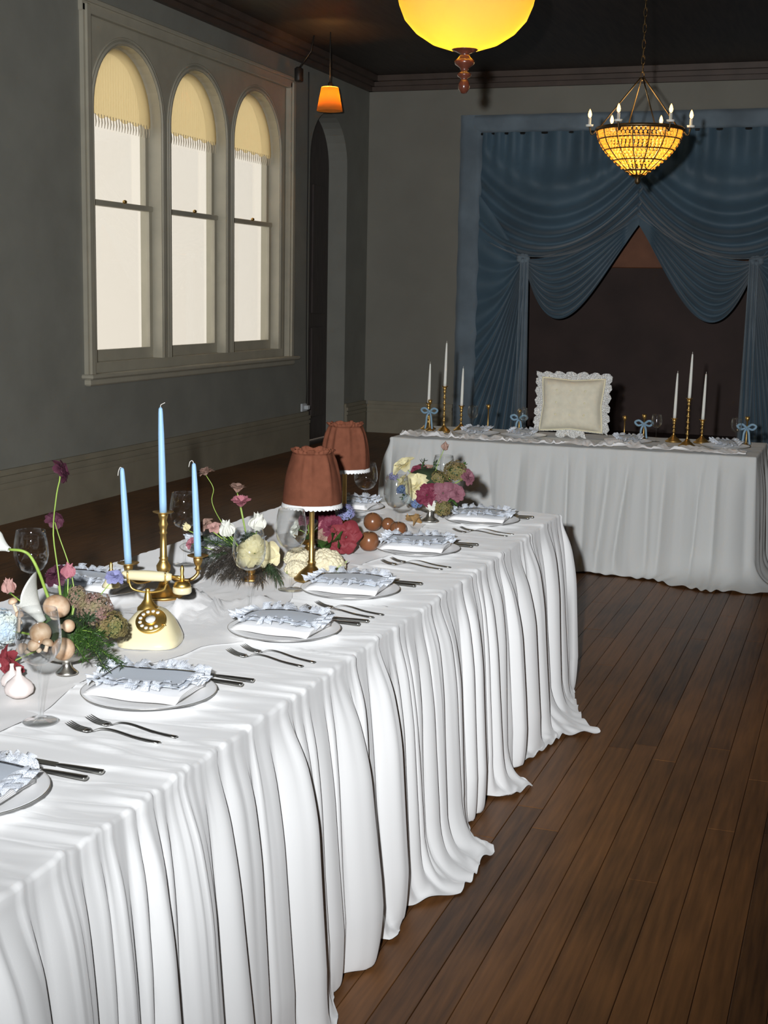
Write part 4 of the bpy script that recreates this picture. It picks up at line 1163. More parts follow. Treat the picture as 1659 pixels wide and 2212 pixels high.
hz = nz0 + 0.084
MB().lathe([(0, -0.066), (0.007, -0.066), (0.0105, -0.060), (0.0105, -0.052), (0.0125, -0.044), (0.0135, 0.0), (0.0125, 0.040), (0.0105, 0.046), (0.0115, 0.050), (0.008, 0.062), (0, 0.062)], 20, Matrix.Translation((-0.012, 0.024, hz)) @ Matrix.Rotation(R(90), 4, 'Y') @ Matrix.Rotation(R(3), 4, 'X')).build('handle', M_cream, hs)
MB().tube([(-0.098, 0.024, hz), (-0.074, 0.024, hz)], 0.004, 8).build('fitting', M_gold, hs)
MB().ball((-0.105, 0.024, hz), 0.0095, 12, 8).build('fitting', M_gold, hs)
MB().lathe([(0, 0.030), (0.003, 0.026), (0.005, 0.02), (0.004, 0.010), (0.008, 0.004), (0.0, 0.0)], 12, Matrix.Translation((-0.105, 0.024, hz + 0.004))).build('fitting', M_gold, hs)
MB().lathe([(0.004, 0.0), (0.013, -0.008), (0.022, -0.022), (0.023, -0.028), (0.0, -0.028)], 20, Matrix.Translation((-0.105, 0.024, hz - 0.004))).build('earpiece', M_cream, hs)
MB().tube([(0.05, 0.024, hz), (0.066, 0.024, hz), (0.072, 0.022, hz - 0.002)], 0.004, 8).build('fitting', M_gold, hs)
MB().lathe([(0, 0.036), (0.0035, 0.032), (0.0055, 0.024), (0.004, 0.012), (0.006, 0.004), (0.006, -0.006), (0.0, -0.008)], 12, Matrix.Translation((0.076, 0.022, hz - 0.004))).build('fitting', M_gold, hs)
mo = MB().lathe([(0.006, 0.0), (0.018, -0.004), (0.0215, -0.012), (0.0215, -0.016), (0.0, -0.016)], 24, Matrix.Translation((0.076, 0.022, hz - 0.008))).build('mouthpiece', M_gold, hs)
MB().lathe([(0.0215, -0.016), (0.0235, -0.018), (0.0235, -0.029), (0.020, -0.033), (0.0, -0.033)], 24, Matrix.Translation((0.076, 0.022, hz - 0.008))).build('mouthpiece_cup', M_cream, mo)

# ================================================================== TABLE LAMPS
def table_lamp(loc, label, spin):
    t = thing('table_lamp', label, 'table lamp', loc, 'brass lamps with rust shades')
    MB().lathe([(0, 0), (0.052, 0), (0.054, 0.005), (0.046, 0.011), (0.040, 0.020), (0.034, 0.026), (0.022, 0.036), (0.012, 0.044), (0.0105, 0.052), (0.0, 0.053)], 32).build('base', M_brass, t)
    MB().lathe([(0.0105, 0.05), (0.013, 0.056), (0.009, 0.062), (0.0078, 0.12), (0.0078, 0.225), (0.011, 0.231), (0.011, 0.25), (0, 0.25)], 16).build('pole', M_brass, t)
    rg = random.Random(spin)
    pls = [rg.uniform(0, 6.28) for _ in range(9)]
    def pleat(a): return sum(math.exp(-((math.atan2(math.sin(a - p), math.cos(a - p))) / 0.10) ** 2) for p in pls) - 0.4 + 0.25 * math.sin(a * 5 + spin)
    def shade(u, v):
        a = 2 * math.pi * u
        r = 0.060 + (0.089 - 0.060) * v ** 0.85 + 0.006 * math.sin(math.pi * v)
        r += 0.009 * pleat(a) * (1 - v) ** 0.6 * (0.3 + min(1, v * 6) * 0.7)
        return (r * math.cos(a), r * math.sin(a), 0.392 - 0.155 * v)
    sh = MB().grid(shade, 96, 24, None, True).build('shade', M_shade, t, True, solid=0.002)
    def frill(u, v):
        a = 2 * math.pi * u
        r = 0.059 + 0.004 * v * math.sin(a * 26) + 0.006 * v * (0.5 + math.sin(a * 7 + spin)) 
        return (r * math.cos(a), r * math.sin(a), 0.390 + 0.012 * v + 0.003 * math.sin(a * 9) * v)
    MB().grid(frill, 120, 3, None, True).build('shade_frill', M_shade, sh, True, solid=0.0015)
    def lc(u, v):
        a = 2 * math.pi * u; r = 0.0895 + 0.003 * v
        return (r * math.cos(a), r * math.sin(a), 0.240 - v * (0.011 + 0.004 * abs(math.sin(a * 22))))
    MB().grid(lc, 220, 3, None, True).build('lace_trim', M_lacewhite, sh, True, solid=0.0012)
    MB().ball((0, 0, 0.285), 0.026, 12, 8, (1, 1, 1.2)).build('bulb', emit_mat('warm_bulb', (1.0, 0.66, 0.28), 2.0), t)
    MB().tube([(0.0, 0.01, 0.24), (0.02, 0.012, 0.235), (0.021, 0.012, 0.225)], 0.0016, 5).build('switch_chain', M_brass, t)
    point('table_lamp_light', (0, 0, 0.30), 0.35, (1.0, 0.66, 0.24), 0.02, t)
    return t
M_lacewhite = mat('plain_white_lace', (0.88, 0.88, 0.87), 0.8)
table_lamp((-1.545, 3.758, ZT + 0.003), 'brass lamp with rust pleated shade and white lace hem beside cauliflower', 4)
table_lamp((-1.755, 4.58, ZT + 0.004), 'brass lamp with rust pleated shade farther along the table beyond burgundy flowers', 2)
# ================================================================== FLOWERS: building blocks
PM = {}
def petal_mesh(kind, colr):
    """one cupped petal growing from the origin along +Z, hollow side toward -Y"""
    key = (kind, colr)
    if key in PM: return PM[key]
    W, CUP, CURL, TIP, nu, nv = dict(rose=(0.60, 0.34, 0.42, 0.55, 7, 7), tulip=(0.50, 0.24, -0.12, 1.1, 6, 6), frill=(0.55, 0.12, 0.30, 0.35, 7, 5), thin=(0.34, 0.06, 0.10, 0.8, 4, 5), leaf=(0.34, 0.07, 0.22, 1.5, 4, 6))[kind]
    rg = random.Random(hash(kind) % 97)
    def fn(u, v):
        x = (u - 0.5) * 2
        w = W * (math.sin(math.pi * min(1, 0.10 + 0.90 * v) ** (0.85 if kind != 'leaf' else 1.0)) ** TIP if v > 0 else 0.12) if kind in ('tulip', 'leaf') else W * (0.18 + 0.82 * math.sin(math.pi / 2 * min(1, v * 1.35)) ) * (1 - 0.55 * max(0, v - 0.72) / 0.28)
        if kind in ('tulip', 'leaf'): w = max(w, 0.06 if v < 1 else 0.015)
        y = -CUP * x * x * math.sin(math.pi * (0.15 + 0.75 * v)) + CURL * v * v * (1.4 * v - 0.4) - 0.10 * math.sin(math.pi * v)
        z = v - 0.08 * x * x * v
        if kind == 'frill': z += 0.06 * math.sin(x * 9) * v; y += 0.07 * math.sin(x * 11 + 1) * v * v
        if kind == 'rose': y += 0.05 * math.sin(x * 4) * v * v
        return (x * w, y, z)
    mt = PET[colr] if colr in PET else MATS[colr]
    PM[key] = MB().grid(fn, nu, nv).mesh('petal', mt, True)
    return PM[key]
def bloom(t, kind, pos, dirn, size, colr, n, inner=0.45, open_in=4, open_out=58, pk=None, seed=0, name='petal', base=0.05):
    rg = random.Random(seed * 31 + n)
    me = petal_mesh(pk or kind, colr)
    Q = orient(pos, dirn, size, rg.uniform(0, 6))
    for i in range(n):
        f = i / max(1, n - 1)
        az = i * 2.39996 + rg.uniform(-0.2, 0.2)
        tilt = R(open_in + (open_out - open_in) * f ** 1.0 + rg.uniform(-5, 5))
        sc = inner + (1 - inner) * f ** 0.7
        M = Q @ Matrix.Rotation(az, 4, 'Z') @ Matrix.Translation((0, base * (0.3 + f), 0)) @ Matrix.Rotation(-tilt, 4, 'X') @ Matrix.Diagonal((sc, sc, sc * rg.uniform(0.92, 1.05), 1))
        child(name, me, t, M)
def stem_part(t, pts, r=0.0022, mt=None, n=18):
    MB().tube(bez(pts, n), [r * (1.15 - 0.3 * k / n) for k in range(n + 1)], 7).build('stem', mt or M_stem, t)
def leaf_part(t, pos, dirn, L, mt='leaf_green', spin=0.0, w=1.0):
    child('leaf', petal_mesh('leaf', mt), t, orient(pos, dirn, L, spin) @ Matrix.Diagonal((w, 1, 1, 1)))
def cen(t, pos, dirn, r, colr, name='centre', sc=0.6):
    MB().ball((0, 0, 0), r, 10, 7, (1, 1, sc), orient(pos, dirn)).build(name, PET.get(colr) or MATS[colr], t)

def flower(kind, head, root, label, colr, size, dirn=None, mid=None, seed=1, group=None, leaves=0, stem_r=0.002, stem_mt=None):
    """a cut flower standing in its vessel: stem from root to head, bloom at the head"""
    head = Vector(head); root = Vector(root)
    names = dict(rose='rose', bud='rosebud', ranunculus='ranunculus', carnation='carnation', tulip='tulip', scabiosa='scabiosa', peony='peony', lisianthus='lisianthus')
    t = thing(names[kind], label, 'flower', root, group)
    h = head - root
    d = Vector(dirn) if dirn is not None else Vector((h.x, h.y, max(0.02, h.z)))
    d.normalize()
    base = h - d * size * 0.35
    pts = [Vector((0, 0, 0))] + ([Vector(m) - root for m in mid] if mid else [base * 0.5 + Vector((0, 0, 0.004))]) + [base]
    stem_part(t, pts, stem_r, stem_mt)
    rg = random.Random(seed)
    if kind == 'rose': bloom(t, 'rose', base, d, size, colr, 13, 0.42, 2, 64, seed=seed, base=0.09)
    elif kind == 'bud': bloom(t, 'rose', base, d, size, colr, 10, 0.9, 1, 13, pk='tulip', seed=seed, base=0.20)
    elif kind == 'peony': bloom(t, 'rose', base, d, size, colr, 17, 0.36, 2, 82, seed=seed, base=0.16)
    elif kind == 'ranunculus': bloom(t, 'rose', base, d, size, colr, 18, 0.36, 4, 76, seed=seed, base=0.18)
    elif kind == 'carnation': bloom(t, 'frill', base, d, size, colr, 26, 0.92, 0, 66, seed=seed, base=0.12)
    elif kind == 'lisianthus':
        bloom(t, 'frill', base, d, size, colr, 13, 0.9, 4, 40, seed=seed, base=0.10)
    elif kind == 'tulip': bloom(t, 'tulip', base, d, size, colr, 6, 0.96, 4, 11, seed=seed, base=0.26)
    elif kind == 'scabiosa':
        bloom(t, 'thin', base, d, size, colr, 26, 0.8, 12, 92, pk='frill', seed=seed, base=0.12)
        cen(t, base + d * size * 0.12, d, size * 0.42, colr)
    # green calyx
    MB().lathe([(0, -0.10), (0.05, -0.08), (0.13, 0.0), (0.17, 0.10), (0.12, 0.12), (0, 0.06)], 10, orient(base, d, size)).build('calyx', M_leaf, t)
    for k in range(leaves):
        a = rg.uniform(0, 6.28); f = rg.uniform(0.5, 0.9)
        leaf_part(t, base * f, (math.cos(a), math.sin(a), 0.35), rg.uniform(0.03, 0.05), 'leaf_green', a)
    return t
def hydrangea(head, root, label, colr, r, seed, group=None, c2=None, cat='flower', name='hydrangea'):
    head = Vector(head); root = Vector(root); rg = random.Random(seed)
    t = thing(name, label, cat, root, group)
    h = head - root
    stem_part(t, [(0, 0, 0), h * 0.5, h * 0.9], 0.0028)
    mb = MB()
    n = int(46 + r * 900)
    for i in range(n):
        z = 1 - 1.7 * (i + 0.5) / n; a = i * 2.39996; q = math.sqrt(max(0, 1 - z * z))
        dv = Vector((q * math.cos(a), q * math.sin(a), z)); pos = h + dv * r * rg.uniform(0.82, 1.02)
        M = orient(pos, dv + Vector((rg.uniform(-.4, .4), rg.uniform(-.4, .4), rg.uniform(-.4, .4))), r * rg.uniform(0.20, 0.30), rg.uniform(0, 6))
        for k in range(4):
            b = k * math.pi / 2
            c, s = math.cos(b), math.sin(b)
            mb.add([(0, 0, 0), (c * .6 - s * .45, s * .6 + c * .45, 0.16), (c * 1.05, s * 1.05, 0.05), (c * .6 + s * .45, s * .6 - c * .45, 0.16)], [(0, 3, 2, 1)], M)
    o = mb.build('florets', PET[colr], t, False); o['kind'] = 'stuff'
    MB().ball(h, r * 0.72, 12, 8).build('flower_core', M_leafd if colr not in ('skyblue',) else PET[colr], t)
    return t
def calla(pts, bdir, size, label, root, face, mt='calla', group=None):
    """calla lily: bent stem, rolled spathe and yellow spadix"""
    root = Vector(root)
    t = thing('calla_lily', label, 'flower', root, group)
    P_ = [Vector(p) - root for p in pts]
    stem_part(t, P_, 0.0036, M_stem, 26)
    Q = orient(P_[-1], bdir, size, face)
    def sp(u, v):
        a = (u - 0.5) * 2 * math.pi * (1.08 - 0.25 * v)
        flare = 0.10 + 0.36 * v ** 1.5
        lip = max(0, math.cos(a)) ** 1.0
        z = v * (0.75 + 0.45 * lip)
        r = flare * (1 + 0.55 * v * v * lip) 
        return (r * math.sin(a), -r * math.cos(a) * (1 - 0.3 * v), z)
    MB().grid(sp, 28, 14).build('spathe', PET[mt], t, True, M=Q, solid=0.012)
    MB().tube([(0, 0, 0.1), (0, -0.02, 0.4), (0, -0.03, 0.62)], [0.05, 0.05, 0.03], 8).build('spadix', PET['yellow'], t, True, M=Q)
    return t
def sprig(root, tip, label, n, L, mt, seed, name='leafy_sprig', needle=True, group=None, wid=0.0016, spread=1.0):
    """stem carrying many fine leaves or barbs"""
    rg = random.Random(seed); root = Vector(root); tip = Vector(tip); tip.z = max(tip.z, ZT + 0.034); h = tip - root
    t = thing(name, label, 'foliage', root, group)
    pts = bez([(0, 0, 0), h * 0.5 + Vector((rg.uniform(-.02, .02), rg.uniform(-.02, .02), 0.02)), h], 12)
    MB().tube(pts, [0.002 * (1.1 - k / 13) for k in range(13)], 5).build('stem', mt if not needle else M_stem, t)
    mb = MB()
    for i in range(n):
        f = 0.15 + 0.85 * i / n; k = f * 12; a = min(int(k), 11)
        p = pts[a].lerp(pts[a + 1], k - a); dr = (pts[a + 1] - pts[a]).normalized()
        sd = Vector((rg.uniform(-1, 1), rg.uniform(-1, 1), rg.uniform(-0.7, 1))).normalized()
        q = (dr * 0.8 + sd * spread).normalized(); l = L * rg.uniform(0.6, 1.1)
        b = q.cross(sd)
        if b.length < 1e-3: continue
        b = b.normalized() * wid * rg.uniform(0.7, 1.3)
        m1 = p + q * l * 0.55 + sd * l * 0.12; e = p + q * l + (Vector((0, 0, -0.35 * l)) if not needle else Vector((0, 0, 0)))
        mb.add([p - b * 0.4, p + b * 0.4, m1 + b, m1 - b, e], [(0, 1, 2, 3), (3, 2, 4)])
    o = mb.build('fine_leaves' if needle else 'plume_barbs', mt, t, False); o['kind'] = 'stuff'
    return t
def footed_bowl(loc, label, mt, rb=0.075, hb=0.09, rf=0.024, cat='bowl'):
    t = thing('footed_bowl', label, cat, loc)
    MB().lathe([(0, 0), (rf, 0), (rf * 1.02, 0.003), (rf * 0.8, 0.008), (rf * 0.45, 0.016), (rf * 0.32, 0.03), (rf * 0.4, hb * 0.42), (0, hb * 0.43)], 24).build('foot', mt, t)
    MB().lathe([(0, hb * 0.40), (rb * 0.35, hb * 0.42), (rb * 0.7, hb * 0.55), (rb * 0.93, hb * 0.78), (rb, hb), (rb * 0.98, hb * 1.005), (rb * 0.9, hb * 0.8), (rb * 0.66, hb * 0.58), (rb * 0.3, hb * 0.46), (0, hb * 0.45)], 36).build('bowl', mt, t)
    return t
def mushroom(pos, axis, r, label, group, stem=0.9):
    t = thing('mushroom', label, 'mushroom', pos, group)
    Q = orient((0, 0, 0), axis)
    MB().lathe([(0, -0.25), (0.35, -0.28), (0.8, -0.30), (0.97, -0.18), (1.0, 0.05), (0.93, 0.36), (0.74, 0.62), (0.45, 0.80), (0.15, 0.87), (0, 0.88)], 24, Q @ Matrix.Scale(r, 4)).build('cap', M_mush, t)
    MB().lathe([(0, -0.2 - stem), (0.36, -0.18 - stem), (0.40, -0.05 - stem), (0.33, -0.5 * stem - .2), (0.36, -0.2), (0, -0.2)], 16, Q @ Matrix.Scale(r, 4)).build('mushroom_stem', M_mushs, t)
    return t
M_core = mat('moss_core', (0.03, 0.05, 0.02), 0.9, var=0.4, scale=30)

# ================================================================== ARRANGEMENT 1: mushrooms, callas, scabiosa (by the telephone)
B1 = Vector((-1.655, 2.575, ZT + 0.006))
footed_bowl(B1, 'small silver footed bowl holding mushrooms and green foliage', M_silver, 0.070, 0.075, 0.025)
moss = MB()
moss.ball((0, 0, 0), 1.0, 14, 10, (0.062, 0.062, 0.045))
o = moss.build('moss_ball', M_core); o.location = B1 + Vector((0, 0, 0.085)); tag(o, 'dark moss ball under mushrooms inside the silver bowl', 'moss')
R1 = B1 + Vector((0, 0, 0.075))
def p1(x, y, dy=0.0): return P(x, y, 2.56 + dy)
gm = 'mushrooms in the silver bowl'
mushroom(p1(122, 1312, -0.03), (0.35, -0.3, 0.85), 0.030, 'largest tan mushroom cap on top of the pile', gm, 0.8)
mushroom(p1(88, 1368, -0.075), (0.15, -0.85, 0.5), 0.0245, 'tan mushroom cap seen through the wine glass', gm, 0.8)
mushroom(p1(137, 1402, -0.075), (0.55, -0.7, 0.35), 0.0255, 'tan streaked mushroom lying above the bowl foot', gm, 0.8)
mushroom(p1(74, 1394, -0.085), (-0.2, -0.6, 0.7), 0.0155, 'small pale mushroom under the glass bowl rim', gm, 1.2)
mushroom(p1(48, 1402, -0.06), (-0.5, -0.5, 0.6), 0.0145, 'small pale mushroom beside burgundy tulip', gm, 1.2)
mushroom(p1(103, 1390, -0.095), (0.2, 0.2, 0.9), 0.0125, 'tiny orange tan mushroom wedged between larger caps', gm, 1.3)
mushroom(p1(148, 1352, -0.07), (0.75, -0.35, 0.2), 0.0145, 'sideways tan mushroom with long stem showing', gm, 2.2)
gs = 'slender brown mushrooms beside pale blue hydrangea'
mushroom(p1(28, 1300, -0.05), (-0.2, -0.2, 0.9), 0.0105, 'slender brown mushroom with long curved stem beside hydrangea', gs, 5.0)
mushroom(p1(42, 1328, -0.06), (0.2, -0.2, 0.9), 0.0095, 'slender brown mushroom with long curved stem beside hydrangea', gs, 4.4)
hydrangea(p1(2, 1358, 0.0), R1, 'pale blue hydrangea head leaning out of silver bowl', 'skyblue', 0.045, 4)
hydrangea(p1(205, 1318, 0.05), R1, 'faded pink green hydrangea beside cream telephone', 'antique', 0.040, 5)
hydrangea(p1(243, 1352, 0.06), R1, 'dried yellow green hydrangea touching the telephone', 'olive', 0.034, 6)
hydrangea(p1(165, 1290, 0.05), R1, 'small dusty pink hydrangea behind the largest mushroom', 'antique', 0.026, 7)
calla([R1, p1(104, 1290, 0.02), p1(84, 1236, 0.0), p1(66, 1202, -0.01), p1(48, 1190, -0.02), p1(20, 1187, -0.02)], (-0.8, 0.1, 0.25), 0.055, 'white calla lily on long bent green stem', R1, R(120))
calla([R1, p1(98, 1365, -0.01), p1(92, 1342, -0.02)], (-0.42, -0.25, 0.85), 0.088, 'large white calla lily behind the tan mushrooms', R1, R(160))
gt = 'tulips in the silver bowl'
flower('tulip', p1(148, 1236, 0.04), R1, 'pink tulip standing above the mushrooms', 'pink', 0.036, (0.1, 0, 1), seed=3, group=gt)
flower('tulip', p1(20, 1270, 0.05), R1, 'pale pink tulip beside the large calla lily', 'palepink', 0.036, (-0.2, 0, 1), seed=4, group=gt)
flower('peony', p1(16, 1432, -0.10), R1, 'burgundy tulip drooping open below pale blue hydrangea', 'red', 0.034, (-0.3, -0.8, 0.0), seed=5, group=gt)
gsc = 'dark scabiosa flowers on long stems'
flower('scabiosa', p1(137, 1016, 0.03), R1, 'tall plum scabiosa turned sideways on a long green stem', 'plum', 0.026, (0.75, 0.35, 0.35), [p1(126, 1240, .03), p1(115, 1150, .03), p1(122, 1070, .03), p1(129, 1036, .03)], 6, gsc, stem_r=0.0016)
flower('scabiosa', p1(119, 1120, 0.06), R1, 'small plum scabiosa halfway up the tall stem', 'plum', 0.020, (-0.2, 0.8, 0.4), [p1(160, 1290, .05), p1(150, 1225, .06), p1(128, 1160, .06)], 7, gsc, stem_r=0.0014)
flower('scabiosa', p1(118, 1238, 0.05), R1, 'dark plum scabiosa beside the pink tulip', 'plum', 0.028, (-0.2, -0.5, 0.7), seed=8, group=gsc, stem_r=0.0015)
flower('scabiosa', p1(248, 1243, 0.10), R1, 'purple scabiosa above the telephone earpiece', 'lilac', 0.020, (0.3, -0.3, 0.8), seed=9, group=gsc, stem_r=0.0013)
gg = 'green sprigs in the silver bowl'
tips1 = [(195, 1335, .0), (222, 1372, -.02), (250, 1425, -.04), (268, 1440, -.03), (205, 1405, -.05), (180, 1375, -.03), (228, 1445, -.08), (185, 1425, -.08), (240, 1395, 0.0), (170, 1340, .02)]
for k, (x, y, dy) in enumerate(tips1):
    sprig(R1, p1(x, y, dy), 'fine green heath sprig spilling between mushrooms and telephone', 190, 0.021, M_leaf if k % 3 else M_leafd, 40 + k, 'heath_sprig', True, gg, 0.0012)
for k, (x, y, L) in enumerate([(140, 1250, .06), (128, 1262, .055), (86, 1300, .04), (112, 1335, .035)]):
    t = thing('blade_leaf', 'narrow green blade leaf rising behind the mushrooms', 'leaf', R1, 'narrow leaves in the silver bowl')
    q = p1(x, y, 0.03) - R1
    leaf_part(t, (0, 0, 0), q, q.length, 'leaf_green', k, 0.35)
# garlic and another stray vegetable at the near edge
def garlic(pos, r, label):
    t = thing('garlic_bulb', label, 'garlic', pos, 'garlic bulbs by the silver bowl')
    def rip(a, rr, z): return rr * (1 + 0.05 * abs(math.sin(a * 3.5)))
    MB().lathe([(0, 0), (0.55, 0.02), (0.95, 0.35), (1.0, 0.7), (0.85, 1.05), (0.5, 1.35), (0.22, 1.6), (0.16, 1.95), (0.20, 2.2), (0, 2.22)], 28, Matrix.Scale(r, 4), rip).build('bulb', M_garlic, t)
    MB().lathe([(0, 0.02), (0.25, -0.01), (0.3, 0.02), (0, 0.05)], 10, Matrix.Scale(r, 4)).build('root_plate', M_bronzeleaf, t)
garlic(Vector((-1.645, 2.375, ZT + 0.008)), 0.030, 'pinkish white garlic bulb below the burgundy tulip')
garlic(Vector((-1.70, 2.43, ZT + 0.008)), 0.024, 'smaller garlic bulb behind the first beside the silver bowl')

# ================================================================== ARRANGEMENT 2: white roses and dark plumes (behind the candelabra)
B2 = Vector((-1.70, 3.66, ZT + 0.008))
footed_bowl(B2, 'low brass bowl hidden under white roses and dark plumes', M_brass, 0.060, 0.06, 0.03)
R2 = B2 + Vector((0, 0, 0.05))
def p2(x, y, dy=0.0): return P(x, y, 3.66 + dy)
gw = 'white and pink flowers with dark plumes'
flower('bud', p2(491, 1146, 0), R2, 'white rose half open among dark plumes', 'white', 0.052, (-0.15, -0.2, 1), seed=11, group=gw, leaves=1)
flower('bud', p2(556, 1132, 0), R2, 'tall white rosebud beside the near rust lampshade', 'white', 0.056, (0.15, -0.1, 1), seed=12, group=gw, leaves=1)
flower('peony', p2(548, 1192, -0.06), R2, 'creamy yellow peony seen through a wine glass', 'cream', 0.052, (0.2, -0.8, 0.5), seed=13, group=gw)
flower('rose', p2(585, 1196, -0.02), R2, 'cream rose tucked behind the yellow peony', 'cream', 0.036, (0.5, -0.6, 0.4), seed=14, group=gw)
flower('lisianthus', p2(520, 1086, 0), R2, 'pink and white lisianthus above the white rosebud', 'pink', 0.036, (0.1, -0.3, 1), seed=15, group=gw)
flower('lisianthus', p2(513, 1056, 0.02), R2, 'green and pink lisianthus topmost over the white roses', 'dusty', 0.032, (0.1, 0, 1), seed=16, group=gw)
flower('carnation', p2(443, 1020, 0.02), R2, 'dusty pink carnation alone on a curving green stem', 'dusty', 0.026, (-0.25, -0.1, 0.9), [p2(480, 1130, .01), p2(458, 1085, .02), p2(461, 1055, .02)], 17, gw, stem_r=0.0013)
flower('bud', p2(404, 1140, 0.02), R2, 'small pale green bud behind the hooked wick candle', 'cream', 0.026, (-0.3, -0.2, 0.8), seed=18, group=gw)
flower('rose', p2(441, 1132, 0.0), R2, 'small dusty rose among dark plumes beside blue candle', 'dusty', 0.026, (-0.2, -0.5, 0.7), seed=19, group=gw)
flower('rose', p2(461, 1138, 0.0), R2, 'small pale pink rose beside the half open white rose', 'palepink', 0.024, (0, -0.5, 0.7), seed=20, group=gw)
flower('rose', p2(412, 1172, 0.03), R2, 'small pink rose low behind the right blue candle', 'pink', 0.022, (-0.3, -0.5, 0.5), seed=21, group=gw)
gp = 'dark feathery plumes'
plt = [(440, 1165, 0), (470, 1190, -.02), (455, 1225, -.05), (500, 1200, -.03), (430, 1205, 0), (480, 1268, -.10), (520, 1272, -.12), (560, 1268, -.10), (600, 1262, -.06), (450, 1262, -.08), (590, 1232, -.02), (500, 1240, -.08), (535, 1160, -.03)]
for k, (x, y, dy) in enumerate(plt):
    sprig(R2, p2(x, y, dy), 'dark brown feathery plume fanning out under the white roses', 200, 0.034, M_plume if k % 4 else M_leafd, 70 + k, 'feathery_plume', False, gp, 0.0011, 0.8)

# ================================================================== CAULIFLOWER AND FRUIT
def cauliflower(pos, r, label, seed):
    rg = random.Random(seed)
    t = thing('cauliflower', label, 'cauliflower', pos, 'cauliflower heads by the lamp')
    mb = MB()
    n = 90
    for i in range(n):
        z = 1 - 0.95 * (i + 0.5) / n; a = i * 2.39996; q = math.sqrt(max(0, 1 - z * z))
        rr = r * rg.uniform(0.17, 0.25)
        mb.ball((r * 0.88 * q * math.cos(a), r * 0.88 * q * math.sin(a), r * 0.80 * z + r * 0.22), rr, 8, 6)
    mb.ball((0, 0, r * 0.3), r * 0.85, 14, 10, (1, 1, 0.85))
    mb.build('curd', M_caul, t)
    for k in range(5):
        a = 2 * math.pi * k / 5 + seed
        leaf_part(t, (0.45 * r * math.cos(a), 0.45 * r * math.sin(a), 0.004), (math.cos(a), math.sin(a), 0.45), r * 0.9, 'pale_green_leaf', a)
mat('pale_green_leaf', (0.45, 0.55, 0.22), 0.6, var=0.2, scale=20)
cauliflower(Vector((-1.545, 3.875, ZT + 0.006)), 0.060, 'creamy cauliflower head right of the brass lamp base', 2)
cauliflower(Vector((-1.612, 3.80, ZT + 0.008)), 0.036, 'creamy cauliflower head left of the brass lamp base', 3)
cauliflower(Vector((-1.665, 3.94, ZT + 0.008)), 0.045, 'smaller cauliflower head behind the brass lamp pole', 5)
def fruit(px, py, Y, r, label, sq=1.0):
    p = PZ(px, py, ZT + 0.006 + r * sq)
    t = thing('round_fruit', label, 'fruit', (p.x, p.y, ZT + 0.006), 'brown fruits on the gauze')
    n = 14
    prof = [(0, 0.02)] + [(math.sin(math.pi * k / n) ** (0.9 if sq == 1 else 0.6), 1 - math.cos(math.pi * k / n)) for k in range(1, n)] + [(0.12, 1.97), (0, 1.9)]
    MB().lathe([(a * r, b * r * sq) for a, b in prof], 28).build('flesh', M_fruit, t)
    MB().lathe([(0, 1.88), (0.05, 1.88), (0.06, 2.02), (0, 2.03)], 8, Matrix.Diagonal((r, r, r * sq, 1))).build('stalk', M_bronzeleaf, t)
fruit(805, 1127, 4.7, 0.034, 'largest round brown fruit with bright flash highlight')
fruit(797, 1169, 4.35, 0.034, 'round brown fruit half hidden behind the lace napkin', 0.95)
fruit(860, 1143, 4.66, 0.031, 'squat brown fruit behind the wine glass stem', 0.85)
fruit(838, 1132, 4.8, 0.024, 'small brown fruit between the two larger ones')

# ================================================================== ARRANGEMENT 3: burgundy carnations behind the lamp
B4 = Vector((-1.72, 4.16, ZT + 0.008))
footed_bowl(B4, 'small brass bowl under burgundy carnations and blue delphinium', M_brass, 0.055, 0.06, 0.026)
R4 = B4 + Vector((0, 0, 0.05))
def p4(x, y, dy=0.0): return P(x, y, 4.14 + dy)
gb = 'burgundy flowers behind the lamp'
flower('carnation', p4(718, 1138, -.03), R4, 'burgundy carnation below the rust lampshade hem', 'burgundy', 0.040, (0.1, -0.8, 0.5), seed=31, group=gb)
flower('peony', p4(748, 1160, -.05), R4, 'deep red peony beside the round brown fruits', 'red', 0.050, (0.4, -0.8, 0.2), seed=32, group=gb)
flower('carnation', p4(702, 1110, 0), R4, 'burgundy carnation just under the lace hem of lamp', 'burgundy', 0.034, (0, -0.6, 0.8), seed=33, group=gb)
flower('rose', p4(697, 1136, -.03), R4, 'mauve pink rose between the burgundy carnations', 'pink', 0.024, (-0.2, -0.8, 0.4), seed=34, group=gb)
flower('rose', p4(692, 1160, -.05), R4, 'dusty rose low beside the brass lamp pole', 'dusty', 0.028, (-0.1, -0.9, 0.2), seed=35, group=gb)
flower('carnation', p4(660, 1118, 0), R4, 'dark mauve carnation left of the brass lamp pole', 'mauve', 0.030, (-0.4, -0.6, 0.6), seed=36, group=gb)
flower('rose', p4(640, 1140, 0), R4, 'white rose left of the brass lamp pole behind glass', 'white', 0.036, (-0.5, -0.6, 0.6), seed=37, group=gb)
flower('peony', p4(725, 1175, -.04), R4, 'dark red peony low above the cauliflower', 'red', 0.036, (0.1, -0.9, 0.1), seed=38, group=gb)
hydrangea(p4(708, 1124, 0.02), R4, 'bright blue delphinium cluster between burgundy carnations', 'blue', 0.026, 41, None, name='delphinium')
hydrangea(p4(748, 1108, 0.02), R4, 'lilac blue delphinium cluster rising beside the far napkin', 'lilac', 0.028, 42, None, name='delphinium')
hydrangea(p4(672, 1120, 0.03), R4, 'blue delphinium cluster behind the brass lamp pole', 'blue', 0.022, 43, None, name='delphinium')
